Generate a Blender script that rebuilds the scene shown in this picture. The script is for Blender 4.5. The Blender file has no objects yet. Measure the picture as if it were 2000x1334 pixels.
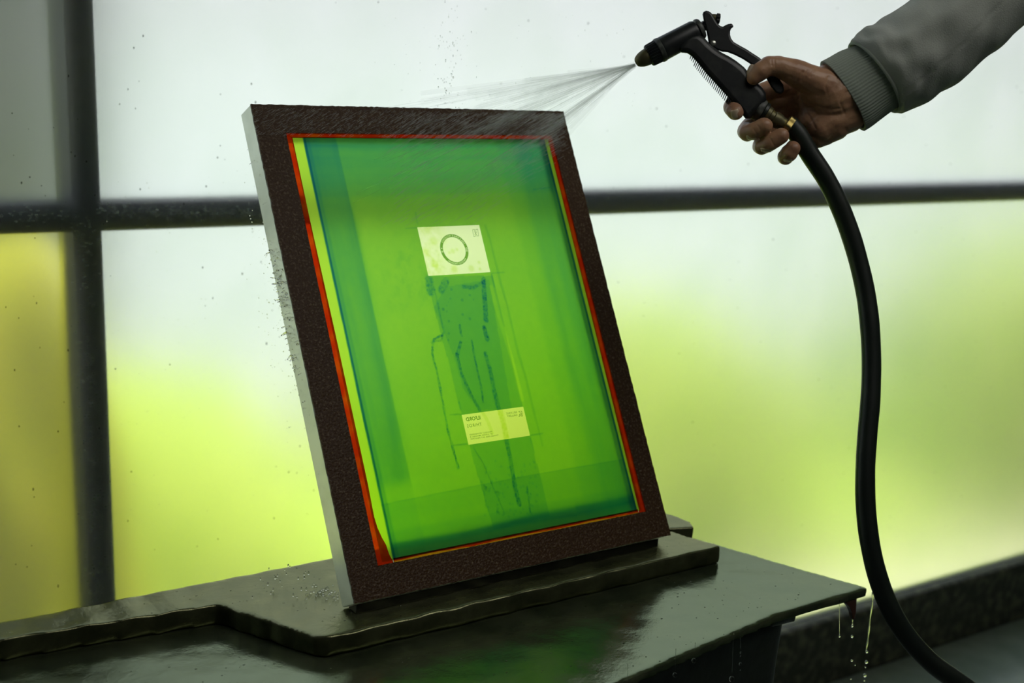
import bpy, bmesh, math, random
import numpy as np
from mathutils import Vector, Matrix

random.seed(7); rng = np.random.default_rng(7)
S = bpy.context.scene
COL = S.collection

# ---------------------------------------------------------------- camera, world, sun, fill light, exposure
FPX, CX, CY = 2662.0, 1000.0, 667.0
OZ = 0.87                                   # height of the frame's lower front corner above the floor
RIGHT = np.array([0.81026084, -0.58177929, 0.0707829])
DOWN = np.array([-0.08010485, -0.22957914, -0.96998795])
FWD = np.array([0.58056919, 0.7802732, -0.23262234])
CAM = np.array([-0.71211803, -1.21249841, 0.64573069 + OZ])
cam_d = bpy.data.cameras.new('camera'); cam = bpy.data.objects.new('camera', cam_d); COL.objects.link(cam)
M = Matrix(((RIGHT[0], -DOWN[0], -FWD[0], CAM[0]), (RIGHT[1], -DOWN[1], -FWD[1], CAM[1]),
            (RIGHT[2], -DOWN[2], -FWD[2], CAM[2]), (0, 0, 0, 1)))
cam.matrix_world = M
cam_d.sensor_width = 36; cam_d.sensor_fit = 'HORIZONTAL'; cam_d.lens = FPX * 36 / 2000
cam_d.clip_start = 0.05; cam_d.clip_end = 200
cam_d.dof.use_dof = True; cam_d.dof.focus_distance = 1.58; cam_d.dof.aperture_fstop = 5.0
S.camera = cam

w = bpy.data.worlds.new('sky'); S.world = w; w.use_nodes = True
nt = w.node_tree; bg = nt.nodes['Background']
tc = nt.nodes.new('ShaderNodeTexCoord'); sp = nt.nodes.new('ShaderNodeSeparateXYZ')
nt.links.new(tc.outputs['Generated'], sp.inputs[0])
cr = nt.nodes.new('ShaderNodeValToRGB'); nt.links.new(sp.outputs['Z'], cr.inputs[0])
cr.color_ramp.elements[0].position = 0.0; cr.color_ramp.elements[0].color = (0.92, 0.95, 0.97, 1)
cr.color_ramp.elements[1].position = 0.6; cr.color_ramp.elements[1].color = (0.66, 0.76, 0.92, 1)
nt.links.new(cr.outputs[0], bg.inputs[0]); bg.inputs[1].default_value = .86

sd = bpy.data.lights.new('sun', 'SUN'); sun = bpy.data.objects.new('sun', sd); COL.objects.link(sun)
sd.energy = 4.9; sd.angle = math.radians(12); sd.color = (1.0, 0.97, 0.88)
sun.rotation_euler = (math.radians(2), math.radians(28), 0)      # high, from the right, along the booth's outer wall

ld = bpy.data.lights.new('added_fill', 'AREA'); fill_ob = bpy.data.objects.new('added_fill', ld); COL.objects.link(fill_ob)  # unseen area light added as soft fill for the dim interior
ld.shape = 'RECTANGLE'; ld.size = 1.4; ld.size_y = 0.7; ld.energy = 7; ld.color = (1.0, 0.98, 0.92)
fill_ob.location = (0.7, -1.0, 2.5)
fill_ob.rotation_euler = (math.radians(-25), 0, 0)
fill_ob.rotation_euler = (math.radians(25), 0, 0)

S.view_settings.view_transform = 'Standard'; S.view_settings.look = 'None'
S.view_settings.gamma = 1; S.view_settings.use_curve_mapping = False
S.view_settings.exposure = 0.09
S.cycles.use_denoising = True
S.cycles.max_bounces = 14; S.cycles.transmission_bounces = 12; S.cycles.transparent_max_bounces = 200
S.cycles.diffuse_bounces = 4; S.cycles.glossy_bounces = 4
S.cycles.blur_glossy = 0.0; S.cycles.sample_clamp_indirect = 4.0

# ---------------------------------------------------------------- measuring helpers
def un(px, py, D):
    """world point seen at photograph pixel (px, py), D metres deep"""
    return CAM + (RIGHT * ((px - CX) / FPX) + DOWN * ((py - CY) / FPX) + FWD) * D
def onz(px, py, z):
    r = RIGHT * (px - CX) + DOWN * (py - CY) + FWD * FPX
    return CAM + r * ((z - CAM[2]) / r[2])
ANG = math.atan2(.868, .497)
EX = np.array([1., 0, 0]); EY = np.array([0, math.cos(ANG), math.sin(ANG)]); EZ = np.cross(EX, EY)
ORG = np.array([0, 0, OZ])
def f2(px, py):
    r = RIGHT * (px - CX) + DOWN * (py - CY) + FWD * FPX
    t = -((CAM - ORG) @ EZ) / (r @ EZ)
    q = CAM + r * t - ORG
    return float(q @ EX), float(q @ EY)

# ---------------------------------------------------------------- object helpers
def tag(o, label=None, cat=None, group=None, kind=None):
    if label: o['label'] = label
    if cat: o['category'] = cat
    if group: o['group'] = group
    if kind: o['kind'] = kind
    return o
def empty(name, loc=(0, 0, 0)):
    o = bpy.data.objects.new(name, None); COL.objects.link(o); o.location = loc; o.empty_display_size = 0.05
    return o
def link_mesh(name, verts, faces, mat=None, parent=None, smooth=False, origin=None):
    me = bpy.data.meshes.new(name)
    verts = np.asarray(verts, float)
    if origin is None:
        origin = np.zeros(3)
    origin = np.asarray(origin, float)
    me.from_pydata((verts - origin).tolist(), [], faces)
    me.update()
    if smooth:
        me.polygons.foreach_set('use_smooth', [True] * len(me.polygons))
    o = bpy.data.objects.new(name, me); COL.objects.link(o)
    if mat: me.materials.append(mat)
    o.location = origin
    if parent is not None:
        o.parent = parent
        o.location = origin - np.array(parent.location) if parent.name not in LOCAL else origin
    return o
LOCAL = set()          # parents whose children are given in the parent's own coordinates
def bm_obj(name, bm, mat=None, parent=None, smooth=False, origin=None):
    bmesh.ops.recalc_face_normals(bm, faces=bm.faces)
    vs = [tuple(v.co) for v in bm.verts]; bm.verts.index_update()
    fs = [[v.index for v in f.verts] for f in bm.faces]
    bm.free()
    return link_mesh(name, vs, fs, mat, parent, smooth, origin)
def bevel(o, width, seg=2, angle=35):
    m = o.modifiers.new('bevel', 'BEVEL'); m.width = width; m.segments = seg
    m.limit_method = 'ANGLE'; m.angle_limit = math.radians(angle); m.harden_normals = False
    return o
def apply_mods(o):
    dg = bpy.context.evaluated_depsgraph_get(); dg.update()
    me = bpy.data.meshes.new_from_object(o.evaluated_get(dg), preserve_all_data_layers=True, depsgraph=dg)
    o.modifiers.clear(); old = o.data; o.data = me; me.name = old.name
    return o
def box_geo(lo, hi):
    x0, y0, z0 = lo; x1, y1, z1 = hi
    v = [(x0,y0,z0),(x1,y0,z0),(x1,y1,z0),(x0,y1,z0),(x0,y0,z1),(x1,y0,z1),(x1,y1,z1),(x0,y1,z1)]
    f = [(0,3,2,1),(4,5,6,7),(0,1,5,4),(1,2,6,5),(2,3,7,6),(3,0,4,7)]
    return v, f
def box(name, lo, hi, mat, parent=None, bev=0):
    v, f = box_geo(lo, hi)
    c = [(lo[0]+hi[0])/2, (lo[1]+hi[1])/2, lo[2]]
    o = link_mesh(name, v, f, mat, parent, origin=c)
    if bev: bevel(o, bev)
    return o
def poly_prism(name, pts, z0, z1, mat, parent=None):
    n = len(pts)
    v = [(p[0], p[1], z0) for p in pts] + [(p[0], p[1], z1) for p in pts]
    f = [list(range(n))[::-1], list(range(n, 2*n))] + [(i, (i+1) % n, n+(i+1) % n, n+i) for i in range(n)]
    bm = bmesh.new(); vs = [bm.verts.new(q) for q in v]; [bm.faces.new([vs[i] for i in ff]) for ff in f]
    c = np.mean(np.array(v), axis=0); c[2] = z0
    return bm_obj(name, bm, mat, parent, origin=c)
def frame_axes(d):
    d = np.asarray(d, float); d = d / np.linalg.norm(d)
    a = np.array([0, 0, 1.]) if abs(d[2]) < .9 else np.array([1., 0, 0])
    u = np.cross(a, d); u /= np.linalg.norm(u)
    return d, u, np.cross(d, u)
def lathe_geo(p0, d, prof, seg=32, rib=None):
    """prof: list of (distance along d, radius)"""
    d, u, v = frame_axes(d); V = []; F = []
    for (t, r) in prof:
        for k in range(seg):
            a = 2*math.pi*k/seg
            rr = r * (rib(a, t) if rib else 1)
            V.append(np.asarray(p0) + d*t + (u*math.cos(a) + v*math.sin(a))*rr)
    n = len(prof)
    for i in range(n-1):
        for k in range(seg):
            F.append((i*seg+k, i*seg+(k+1) % seg, (i+1)*seg+(k+1) % seg, (i+1)*seg+k))
    F.append(list(range(seg))[::-1]); F.append([(n-1)*seg+k for k in range(seg)])
    return V, F
def lathe(name, p0, d, prof, mat, parent=None, seg=32, rib=None, smooth=True):
    V, F = lathe_geo(p0, d, prof, seg, rib)
    o = link_mesh(name, V, F, mat, parent, smooth, origin=p0)
    if smooth:
        try: o.data.set_sharp_from_angle(angle=math.radians(40))
        except Exception: pass
    return o
def catmull(P, n):
    P = [np.asarray(p, float) for p in P]; P = [2*P[0]-P[1]] + P + [2*P[-1]-P[-2]]; out = []
    for i in range(1, len(P)-2):
        for k in range(n):
            t = k/n; a, b, c, e = P[i-1], P[i], P[i+1], P[i+2]
            out.append(.5*((2*b)+(-a+c)*t+(2*a-5*b+4*c-e)*t*t+(-a+3*b-3*c+e)*t**3))
    out.append(P[-2]); return out
def tube_geo(P, R, seg=16, V=None, F=None):
    V = [] if V is None else V; F = [] if F is None else F
    P = [np.asarray(p, float) for p in P]; n = len(P); b = len(V)
    if not hasattr(R, '__len__'): R = [R]*n
    ref = None
    for i in range(n):
        d = P[min(i+1, n-1)]-P[max(i-1, 0)]; d /= (np.linalg.norm(d)+1e-12)
        if ref is None: _, ref, _ = frame_axes(d)
        u = ref - d*(ref@d); u /= np.linalg.norm(u); ref = u; v = np.cross(d, u)
        for k in range(seg):
            a = 2*math.pi*k/seg; V.append(P[i]+(u*math.cos(a)+v*math.sin(a))*R[i])
    for i in range(n-1):
        for k in range(seg):
            F.append((b+i*seg+k, b+i*seg+(k+1) % seg, b+(i+1)*seg+(k+1) % seg, b+(i+1)*seg+k))
    F.append([b+k for k in range(seg)][::-1]); F.append([b+(n-1)*seg+k for k in range(seg)])
    return V, F
_ico = {}
def ico(sub):
    if sub not in _ico:
        bm = bmesh.new(); bmesh.ops.create_icosphere(bm, subdivisions=sub, radius=1)
        _ico[sub] = (np.array([v.co[:] for v in bm.verts]), [[v.index for v in f.verts] for f in bm.faces]); bm.free()
    return _ico[sub]
def blobs_geo(items, sub=1):
    """items: (centre, semi-axes matrix 3x3 or radius)"""
    iv, fc = ico(sub); V = []; F = []
    for c, A in items:
        b = len(V); A = np.eye(3)*A if np.isscalar(A) else A
        V.extend(iv @ A + np.asarray(c)); F.extend([[b+i for i in f] for f in fc])
    return V, F

# ---------------------------------------------------------------- materials
def new_mat(name):
    m = bpy.data.materials.new(name); m.use_nodes = True; m.node_tree.nodes.clear()
    return m, m.node_tree
def N(nt, t, **kw):
    n = nt.nodes.new(t)
    for k, v in kw.items(): setattr(n, k, v)
    return n
def principled(name, col, rough=.5, metal=0, spec=.5, coat=0, coat_r=.05, coat_ior=1.5, bump=None, noise=None, sss=0, trans=0, ior=1.45):
    """bump=(scale, strength, distance); noise=(scale, second colour, low, high)"""
    m, nt = new_mat(name); L = nt.links.new
    out = N(nt, 'ShaderNodeOutputMaterial'); b = N(nt, 'ShaderNodeBsdfPrincipled'); L(b.outputs[0], out.inputs[0])
    b.inputs['Base Color'].default_value = (*col, 1); b.inputs['Roughness'].default_value = rough
    b.inputs['Metallic'].default_value = metal; b.inputs['Specular IOR Level'].default_value = spec
    b.inputs['Coat Weight'].default_value = coat; b.inputs['Coat Roughness'].default_value = coat_r; b.inputs['Coat IOR'].default_value = coat_ior
    b.inputs['Transmission Weight'].default_value = trans; b.inputs['IOR'].default_value = ior
    if sss: b.inputs['Subsurface Weight'].default_value = sss; b.inputs['Subsurface Radius'].default_value = (.008, .003, .002); b.inputs['Subsurface Scale'].default_value = 1
    tc = N(nt, 'ShaderNodeTexCoord')
    if noise:
        n = N(nt, 'ShaderNodeTexNoise'); n.inputs['Scale'].default_value = noise[0]; n.inputs['Detail'].default_value = 6
        L(tc.outputs['Object'], n.inputs['Vector'])
        r = N(nt, 'ShaderNodeValToRGB'); L(n.outputs[0], r.inputs[0])
        r.color_ramp.elements[0].position = noise[2]; r.color_ramp.elements[0].color = (*col, 1)
        r.color_ramp.elements[1].position = noise[3]; r.color_ramp.elements[1].color = (*noise[1], 1)
        L(r.outputs[0], b.inputs['Base Color'])
    if bump:
        n = N(nt, 'ShaderNodeTexNoise'); n.inputs['Scale'].default_value = bump[0]; n.inputs['Detail'].default_value = 5
        L(tc.outputs['Object'], n.inputs['Vector'])
        bp = N(nt, 'ShaderNodeBump'); bp.inputs['Strength'].default_value = bump[1]; bp.inputs['Distance'].default_value = bump[2]
        L(n.outputs[0], bp.inputs['Height']); L(bp.outputs[0], b.inputs['Normal'])
        if coat: L(bp.outputs[0], b.inputs['Coat Normal'])
    return m

def wet_film(name, c1, c2, gl, rough, bump, nscale):  # gl tints the gloss green, standing for the wall's reflected colour
    m, nt = new_mat(name); L = nt.links.new
    out = N(nt, 'ShaderNodeOutputMaterial'); d = N(nt, 'ShaderNodeBsdfDiffuse'); g = N(nt, 'ShaderNodeBsdfGlossy'); fr = N(nt, 'ShaderNodeFresnel'); fr.inputs[0].default_value = 2.9
    tcn = N(nt, 'ShaderNodeTexCoord'); n = N(nt, 'ShaderNodeTexNoise'); n.inputs['Scale'].default_value = nscale; n.inputs['Detail'].default_value = 8; L(tcn.outputs['Object'], n.inputs['Vector'])
    r = N(nt, 'ShaderNodeValToRGB'); L(n.outputs[0], r.inputs[0]); r.color_ramp.elements[0].position = .4; r.color_ramp.elements[0].color = (*c1, 1); r.color_ramp.elements[1].position = .72; r.color_ramp.elements[1].color = (*c2, 1)
    L(r.outputs[0], d.inputs[0]); g.inputs[0].default_value = (*gl, 1)
    rr = N(nt, 'ShaderNodeMapRange'); L(n.outputs[0], rr.inputs[0]); rr.inputs[1].default_value = .3; rr.inputs[2].default_value = .7; rr.inputs[3].default_value = rough*.5; rr.inputs[4].default_value = rough*1.7; L(rr.outputs[0], g.inputs['Roughness'])
    n2 = N(nt, 'ShaderNodeTexNoise'); n2.inputs['Scale'].default_value = bump[0]; n2.inputs['Detail'].default_value = 10; n2.inputs['Roughness'].default_value = .62; L(tcn.outputs['Object'], n2.inputs['Vector'])
    bp = N(nt, 'ShaderNodeBump'); bp.inputs['Strength'].default_value = bump[1]; bp.inputs['Distance'].default_value = bump[2]; L(n2.outputs[0], bp.inputs['Height'])
    for x in (d, g, fr): L(bp.outputs[0], x.inputs['Normal'])
    ge = N(nt, 'ShaderNodeNewGeometry'); se = N(nt, 'ShaderNodeSeparateXYZ'); L(ge.outputs['Normal'], se.inputs[0])      # water lies only on what faces up
    mp = N(nt, 'ShaderNodeMapRange'); L(se.outputs[2], mp.inputs[0]); mp.inputs[1].default_value = .45; mp.inputs[2].default_value = .93; mp.inputs[3].default_value = .16; mp.inputs[4].default_value = 1
    mu = N(nt, 'ShaderNodeMath', operation='MULTIPLY'); L(mp.outputs[0], mu.inputs[0]); L(fr.outputs[0], mu.inputs[1])
    mx = N(nt, 'ShaderNodeMixShader'); L(mu.outputs[0], mx.inputs[0]); L(d.outputs[0], mx.inputs[1]); L(g.outputs[0], mx.inputs[2]); L(mx.outputs[0], out.inputs[0])
    return m

def frosted_mat():
    m, nt = new_mat('frosted_sheet'); L = nt.links.new
    out = N(nt, 'ShaderNodeOutputMaterial')
    g = N(nt, 'ShaderNodeBsdfGlass', distribution='MULTI_GGX'); g.inputs['Roughness'].default_value = .35; g.inputs['IOR'].default_value = 1.30
    g.inputs['Color'].default_value = (.97, .985, .97, 1)
    tcn = N(nt, 'ShaderNodeTexCoord'); n = N(nt, 'ShaderNodeTexNoise'); n.inputs['Scale'].default_value = 5; n.inputs['Detail'].default_value = 8
    L(tcn.outputs['Object'], n.inputs['Vector'])
    r = N(nt, 'ShaderNodeValToRGB'); L(n.outputs[0], r.inputs[0])
    r.color_ramp.elements[0].position = .3; r.color_ramp.elements[0].color = (.955, .97, .95, 1)
    r.color_ramp.elements[1].position = .6; r.color_ramp.elements[1].color = (1, 1, 1, 1)
    L(r.outputs[0], g.inputs['Color'])
    t = N(nt, 'ShaderNodeBsdfTranslucent'); L(r.outputs[0], t.inputs[0])
    mx = N(nt, 'ShaderNodeMixShader'); mx.inputs[0].default_value = .06; L(g.outputs[0], mx.inputs[1]); L(t.outputs[0], mx.inputs[2])
    L(mx.outputs[0], out.inputs[0])
    return m

def tint_glass(name, col=None, rough=.35, attr=None, bump=None):
    m, nt = new_mat(name); L = nt.links.new
    out = N(nt, 'ShaderNodeOutputMaterial')
    g = N(nt, 'ShaderNodeBsdfGlass', distribution='MULTI_GGX'); g.inputs['Roughness'].default_value = rough; g.inputs['IOR'].default_value = 1.35
    if attr:
        a = N(nt, 'ShaderNodeVertexColor', layer_name=attr); L(a.outputs[0], g.inputs['Color'])
    else: g.inputs['Color'].default_value = (*col, 1)
    L(g.outputs[0], out.inputs[0])
    return m

def veil_mat(name, col, alpha):
    """fine water: partly see-through, scattering both ways"""
    m, nt = new_mat(name); L = nt.links.new
    out = N(nt, 'ShaderNodeOutputMaterial'); tr = N(nt, 'ShaderNodeBsdfTransparent')
    d = N(nt, 'ShaderNodeBsdfDiffuse'); t = N(nt, 'ShaderNodeBsdfTranslucent')
    d.inputs[0].default_value = (*col, 1); t.inputs[0].default_value = (*col, 1)
    a = N(nt, 'ShaderNodeMixShader'); a.inputs[0].default_value = .5; L(d.outputs[0], a.inputs[1]); L(t.outputs[0], a.inputs[2])
    b = N(nt, 'ShaderNodeMixShader'); b.inputs[0].default_value = alpha; L(tr.outputs[0], b.inputs[1]); L(a.outputs[0], b.inputs[2])
    L(b.outputs[0], out.inputs[0]); return m
def filter_mat(name, col):
    m, nt = new_mat(name); L = nt.links.new
    out = N(nt, 'ShaderNodeOutputMaterial'); tr = N(nt, 'ShaderNodeBsdfTransparent'); tr.inputs[0].default_value = (*col, 1)
    L(tr.outputs[0], out.inputs[0]); return m
def glow_film(name, c1, c2, scale):
    """translucent resin film that light from behind shines through"""
    m, nt = new_mat(name); L = nt.links.new
    out = N(nt, 'ShaderNodeOutputMaterial'); t = N(nt, 'ShaderNodeBsdfTranslucent'); g = N(nt, 'ShaderNodeBsdfTransparent')
    tcn = N(nt, 'ShaderNodeTexCoord'); n = N(nt, 'ShaderNodeTexNoise'); n.inputs['Scale'].default_value = scale; n.inputs['Detail'].default_value = 3
    L(tcn.outputs['Object'], n.inputs['Vector']); r = N(nt, 'ShaderNodeValToRGB'); L(n.outputs[0], r.inputs[0])
    r.color_ramp.elements[0].position = .45; r.color_ramp.elements[0].color = (*c1, 1)
    r.color_ramp.elements[1].position = .7; r.color_ramp.elements[1].color = (*c2, 1)
    L(r.outputs[0], t.inputs[0]); L(r.outputs[0], g.inputs[0])
    a = N(nt, 'ShaderNodeMixShader'); a.inputs[0].default_value = .7; L(t.outputs[0], a.inputs[1]); L(g.outputs[0], a.inputs[2])
    L(a.outputs[0], out.inputs[0]); return m

MT = {}
MT['frost'] = frosted_mat()
MT['bar'] = principled('painted_bar', (.008, .018, .012), .6, spec=.2)
MT['kerb'] = principled('dark_kerb', (.05, .055, .038), .55, bump=(60, .5, .004), noise=(40, (.17, .17, .11), .45, .72))
MT['wetfloor'] = principled('wet_floor', (.20, .26, .21), .20, bump=(14, .25, .01), noise=(7, (.30, .36, .30), .35, .7))
MT['plaster'] = principled('room_plaster', (.10, .11, .10), .8)
MT['grass'] = principled('lawn', (.40, .50, .045), .8, noise=(1.2, (.52, .58, .06), .35, .7))
MT['olive'] = principled('olive_leaves', (.44, .47, .010), .8, noise=(6, (.54, .54, .015), .35, .7))
MT['leafy'] = principled('green_leaves', (.52, .73, .06), .8, noise=(5, (.61, .79, .10), .35, .7))
MT['pale'] = principled('pale_strip_cream', (.50, .50, .24), .8)
MT['pale2'] = principled('pale_concrete', (.43, .49, .45), .8)
MT['white'] = principled('bright_patch_white', (.80, .80, .52), .8)
MT['blocker'] = principled('blocker_grey', (.16, .18, .17), .8)
MT['wettop'] = wet_film('wet_counter', (.028, .036, .022), (.07, .08, .045), (.84, .97, .60), .10, (34, .24, .003), 16)  # green reflection tint put into the gloss colour, slab likewise
MT['slab'] = wet_film('wet_slab', (.030, .034, .018), (.07, .075, .04), (.96, .98, .54), .15, (60, .36, .003), 22)
MT['darkside'] = principled('dark_base', (.008, .009, .006), .4, bump=(40, .3, .003))
MT['alu'] = principled('dull_aluminium', (.84, .90, .80), .34, metal=.45, bump=(160, .06, .0003), noise=(30, (.72, .78, .68), .4, .7))
MT['brown'] = principled('brown_glued_border', (.060, .027, .008), .38, spec=.3, bump=(420, 1.0, .0012), noise=(330, (.17, .12, .075), .52, .70))
MT['gun'] = principled('black_plastic', (.012, .014, .015), .38, bump=(300, .15, .0005), noise=(60, (.028, .03, .028), .5, .7))
MT['collar'] = principled('worn_collar', (.05, .055, .05), .45, bump=(200, .3, .0006), noise=(90, (.16, .17, .15), .45, .65))
MT['brass'] = principled('aged_brass', (.36, .27, .08), .35, metal=.8, bump=(150, .3, .0008), noise=(90, (.12, .11, .06), .45, .62))
MT['brassdull'] = principled('dull_brass', (.12, .11, .055), .45, metal=.6, bump=(150, .3, .0008), noise=(110, (.32, .26, .05), .55, .68))
MT['steel'] = principled('steel_rivet', (.62, .62, .56), .3, metal=.9)
MT['rubber'] = principled('black_rubber', (.009, .014, .011), .42, noise=(9, (.016, .022, .016), .4, .7), bump=(130, .15, .0006))
MT['skin'] = principled('skin', (.42, .235, .135), .40, sss=.12, bump=(160, .55, .0012), noise=(45, (.30, .155, .095), .4, .68))
MT['nail'] = principled('nail', (.62, .47, .33), .2, sss=.1)
MT['fleece'] = principled('grey_fleece', (.38, .40, .365), .9, spec=.2, bump=(700, .5, .001), noise=(16, (.30, .32, .29), .35, .7))
MT['rib'] = principled('grey_ribbing', (.30, .34, .29), .9, spec=.2, bump=(600, .4, .001))
MT['thread'] = principled('dark_thread', (.03, .03, .028), .9)
MT['flap'] = principled('red_brown_flap', (.05, .012, .006), .35)
MT['seal'] = glow_film('orange_seal', (.84, .17, .04), (.90, .34, .06), 40)
MT['sealy'] = glow_film('yellow_seal', (.93, .62, .10), (.97, .74, .15), 60)
MT['ink'] = filter_mat('stencil_letters', (.22, .42, .10))
MT['clear'] = None
MT['spray'] = veil_mat('spray_water', (.92, .96, .94), .11); MT['streak'] = veil_mat('streaked_water', (.95, .98, .96), .62)
MT['drop'] = principled('water', (1, 1, 1), .02, trans=1, ior=1.33)
MT['speck'] = principled('dirt_speck', (.03, .03, .02), .6)

# ---------------------------------------------------------------- setting: frosted wall with bars, kerb, floor, room shell, invented outdoors
WY = 0.75
def struct(o): o['kind'] = 'structure'; return o
def mark(px, py, y):
    r = RIGHT*(px-CX)+DOWN*(py-CY)+FWD*FPX
    return CAM + r*((y-CAM[1])/r[1])
rail_z = mark(0, 422, WY+.05)[2]
kerb_z = .175
RX0, RX1, RY0, RZ1 = -2.6, 5.2, -3.2, 2.7
mx = mark(172, 600, WY+.05)[0]
# window_1: one frosted sheet behind which the bars stand
win = empty('window_1', (mx, WY, kerb_z)); struct(win)
xs = [RX0, 5.2]
sheet = box('frosted_pane', (RX0, WY, kerb_z), (RX1, WY+.006, RZ1), MT['frost'], win)
# bars of the window frame, a hand's breadth behind the sheet
pt, pb = mark(141, 0, WY+.04), mark(187, 1100, WY+.04)
sl = (pt[0]-pb[0])/(pt[2]-pb[2])
def bar_x(z): return pb[0]+sl*(z-pb[2])
for k, off in enumerate((0.0, 3.6, -1.6)):
    hw = .0215
    v = [(bar_x(z)+off+sx*hw, y, z) for z in (kerb_z, RZ1) for (sx, y) in ((-1, WY+.014), (1, WY+.014), (1, WY+.07), (-1, WY+.07))]
    f = [(0,1,2,3),(7,6,5,4),(0,4,5,1),(1,5,6,2),(2,6,7,3),(3,7,4,0)]
    o = link_mesh('mullion', v, f, MT['bar'], win, origin=v[0]); bevel(o, .002)
o = box('transom', (RX0, WY+.016, rail_z-.021), (RX1, WY+.065, rail_z+.021), MT['bar'], win, .002)
q0_ = np.random.default_rng(15)
# specks of dirt and dried splash on the sheet
its = []
for k in range(260):
    px, py = rng.uniform(0, 2000), rng.uniform(0, 1150)
    p = mark(px, py, WY-.0006); r = rng.uniform(.0005, .0012)
    its.append((p, np.diag([r, .0005, r*rng.uniform(1, 2.4)])))
fl = []
for k in range(900):
    m_ = q0_.random()
    if m_ < .45: px, py = q0_.uniform(190, 530), 412+q0_.normal(0, 8)
    elif m_ < .62: px, py = q0_.uniform(1145, 2000), 0; py = 386-(px-1145)*.030+q0_.normal(0, 6)
    elif m_ < .9: py = q0_.uniform(400, 1180); px = 164+(py-400)*.03+q0_.normal(0, 13)
    else: px, py = q0_.uniform(0, 160), 420+q0_.normal(0, 9)
    r_ = q0_.uniform(.0004, .0011); fl.append((mark(px, py, WY-.0008), np.diag([r_*q0_.uniform(1, 3), .0006, r_*q0_.uniform(.5, 1.1)])))
V, F = blobs_geo(fl, 1); o = link_mesh('splash_marks', V, F, veil_mat('splash_mark', (.75, .85, .75), .30), win); o['kind'] = 'stuff'
V, F = blobs_geo(its, 1); o = link_mesh('dirt_specks', V, F, MT['speck'], win); o['kind'] = 'stuff'

struct(box('baseboard_back', (RX0, WY-.03, 0), (RX1, WY+.03, kerb_z), MT['kerb'], None, .012))
struct(box('floor', (RX0, RY0, -.06), (RX1, WY+.03, 0), MT['wetfloor']))
struct(box('ceiling', (RX0, RY0, RZ1), (RX1, WY+.12, RZ1+.1), MT['plaster']))
struct(box('wall_left', (RX0-.1, RY0, -.06), (RX0, WY+.12, RZ1+.1), MT['plaster']))
struct(box('wall_right', (RX1, RY0, -.06), (RX1+.1, WY+.12, RZ1+.1), MT['plaster']))
struct(box('wall_front', (RX0-.1, RY0-.1, -.06), (RX1+.1, RY0, RZ1+.1), MT['plaster']))

# invented outdoors, shaped to give the frosted sheet its soft colours
struct(box('ground_outside', (-30, WY+.03, -.5), (40, 60, -.31), MT['pale2']))
struct(box('lawn_outside', (-30, WY+1.7, -.31), (40, WY+3.2, -.29), MT['grass']))
struct(box('pale_strip_outside', (-30, WY+.03, -.31), (40, WY+1.7, -.29), MT['pale']))  # added pale strip that brightens the lower part of the sheet
struct(box('bright_patch_outside', (2.35, WY+.45, -.30), (3.9, WY+3.1, -.28), MT['white']))  # added white patches for the bright spots in the sheet
struct(box('bright_patch_outside', (.45, WY+.25, -.30), (1.45, WY+1.8, -.28), MT['white']))
struct(box('sky_blocker_outside', (-.30, WY+2.0, -.3), (.68, WY+2.3, 3.4), MT['blocker']))  # added grey block that hides sky and darkens the left pane

def shrub(name, c, r, mat, label, seed, sub=4):
    iv, fc = ico(sub); q = np.random.default_rng(seed)
    ph = q.uniform(0, 6.28, (14, 3)); fr = q.normal(0, 5, (14, 3))
    d = sum(np.sin(iv@fr[i]+ph[i, 0]) for i in range(14))*.035
    P = iv*(1+d)[:, None]*np.array(r)
    P = P + np.array(c)
    P[:, 2] = np.maximum(P[:, 2], -.3)
    o = link_mesh(name, P, fc, mat, None, True, origin=(c[0], c[1], -.3))
    return tag(o, label, 'shrub')
shrub('shrub', (-.16, WY+.52, .30), (.36, .30, .76), MT['olive'], 'made-up olive-yellow shrub colouring the left pane below the rail', 3)  # added for the olive tone in the left pane
def hedge():  # invented hedge; dips in its height let bright spots through
    xs = np.arange(.28, 7.2, .035); q = np.random.default_rng(11); V = []; F = []
    def top(x):
        t = np.interp(x, [.2, .5, .82, .95, 1.25, 1.5, 2.0, 2.4, 2.65, 2.8, 3.5, 3.65, 4.0, 7.2], [.50, .56, .48, .10, .08, .38, .60, .60, .50, -.1, -.1, .50, .72, .80])
        return t
    for i, x in enumerate(xs):
        t = top(x)+.03*math.sin(x*23)+.02*q.normal()
        for k in range(15):
            a = math.pi*k/14; yy = WY+1.35-.48*math.cos(a)*(1+.06*q.normal()); zz = -.3+(t+.3)*min(1, (math.sin(a)+.02))**.85+.02*q.normal()
            V.append((x+.01*q.normal(), yy, max(-.3, zz)))
    for i in range(len(xs)-1):
        for k in range(14): F.append((i*15+k, (i+1)*15+k, (i+1)*15+k+1, i*15+k+1))
    F.append(list(range(15))); F.append([(len(xs)-1)*15+k for k in range(15)][::-1])
    o = link_mesh('hedge', V, F, MT['leafy'], None, True, origin=(3.5, WY+1.35, -.3)); tag(o, 'made-up bright green hedge, two gaps shaped to brighten the frosted sheet', 'hedge')
hedge()


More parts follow.
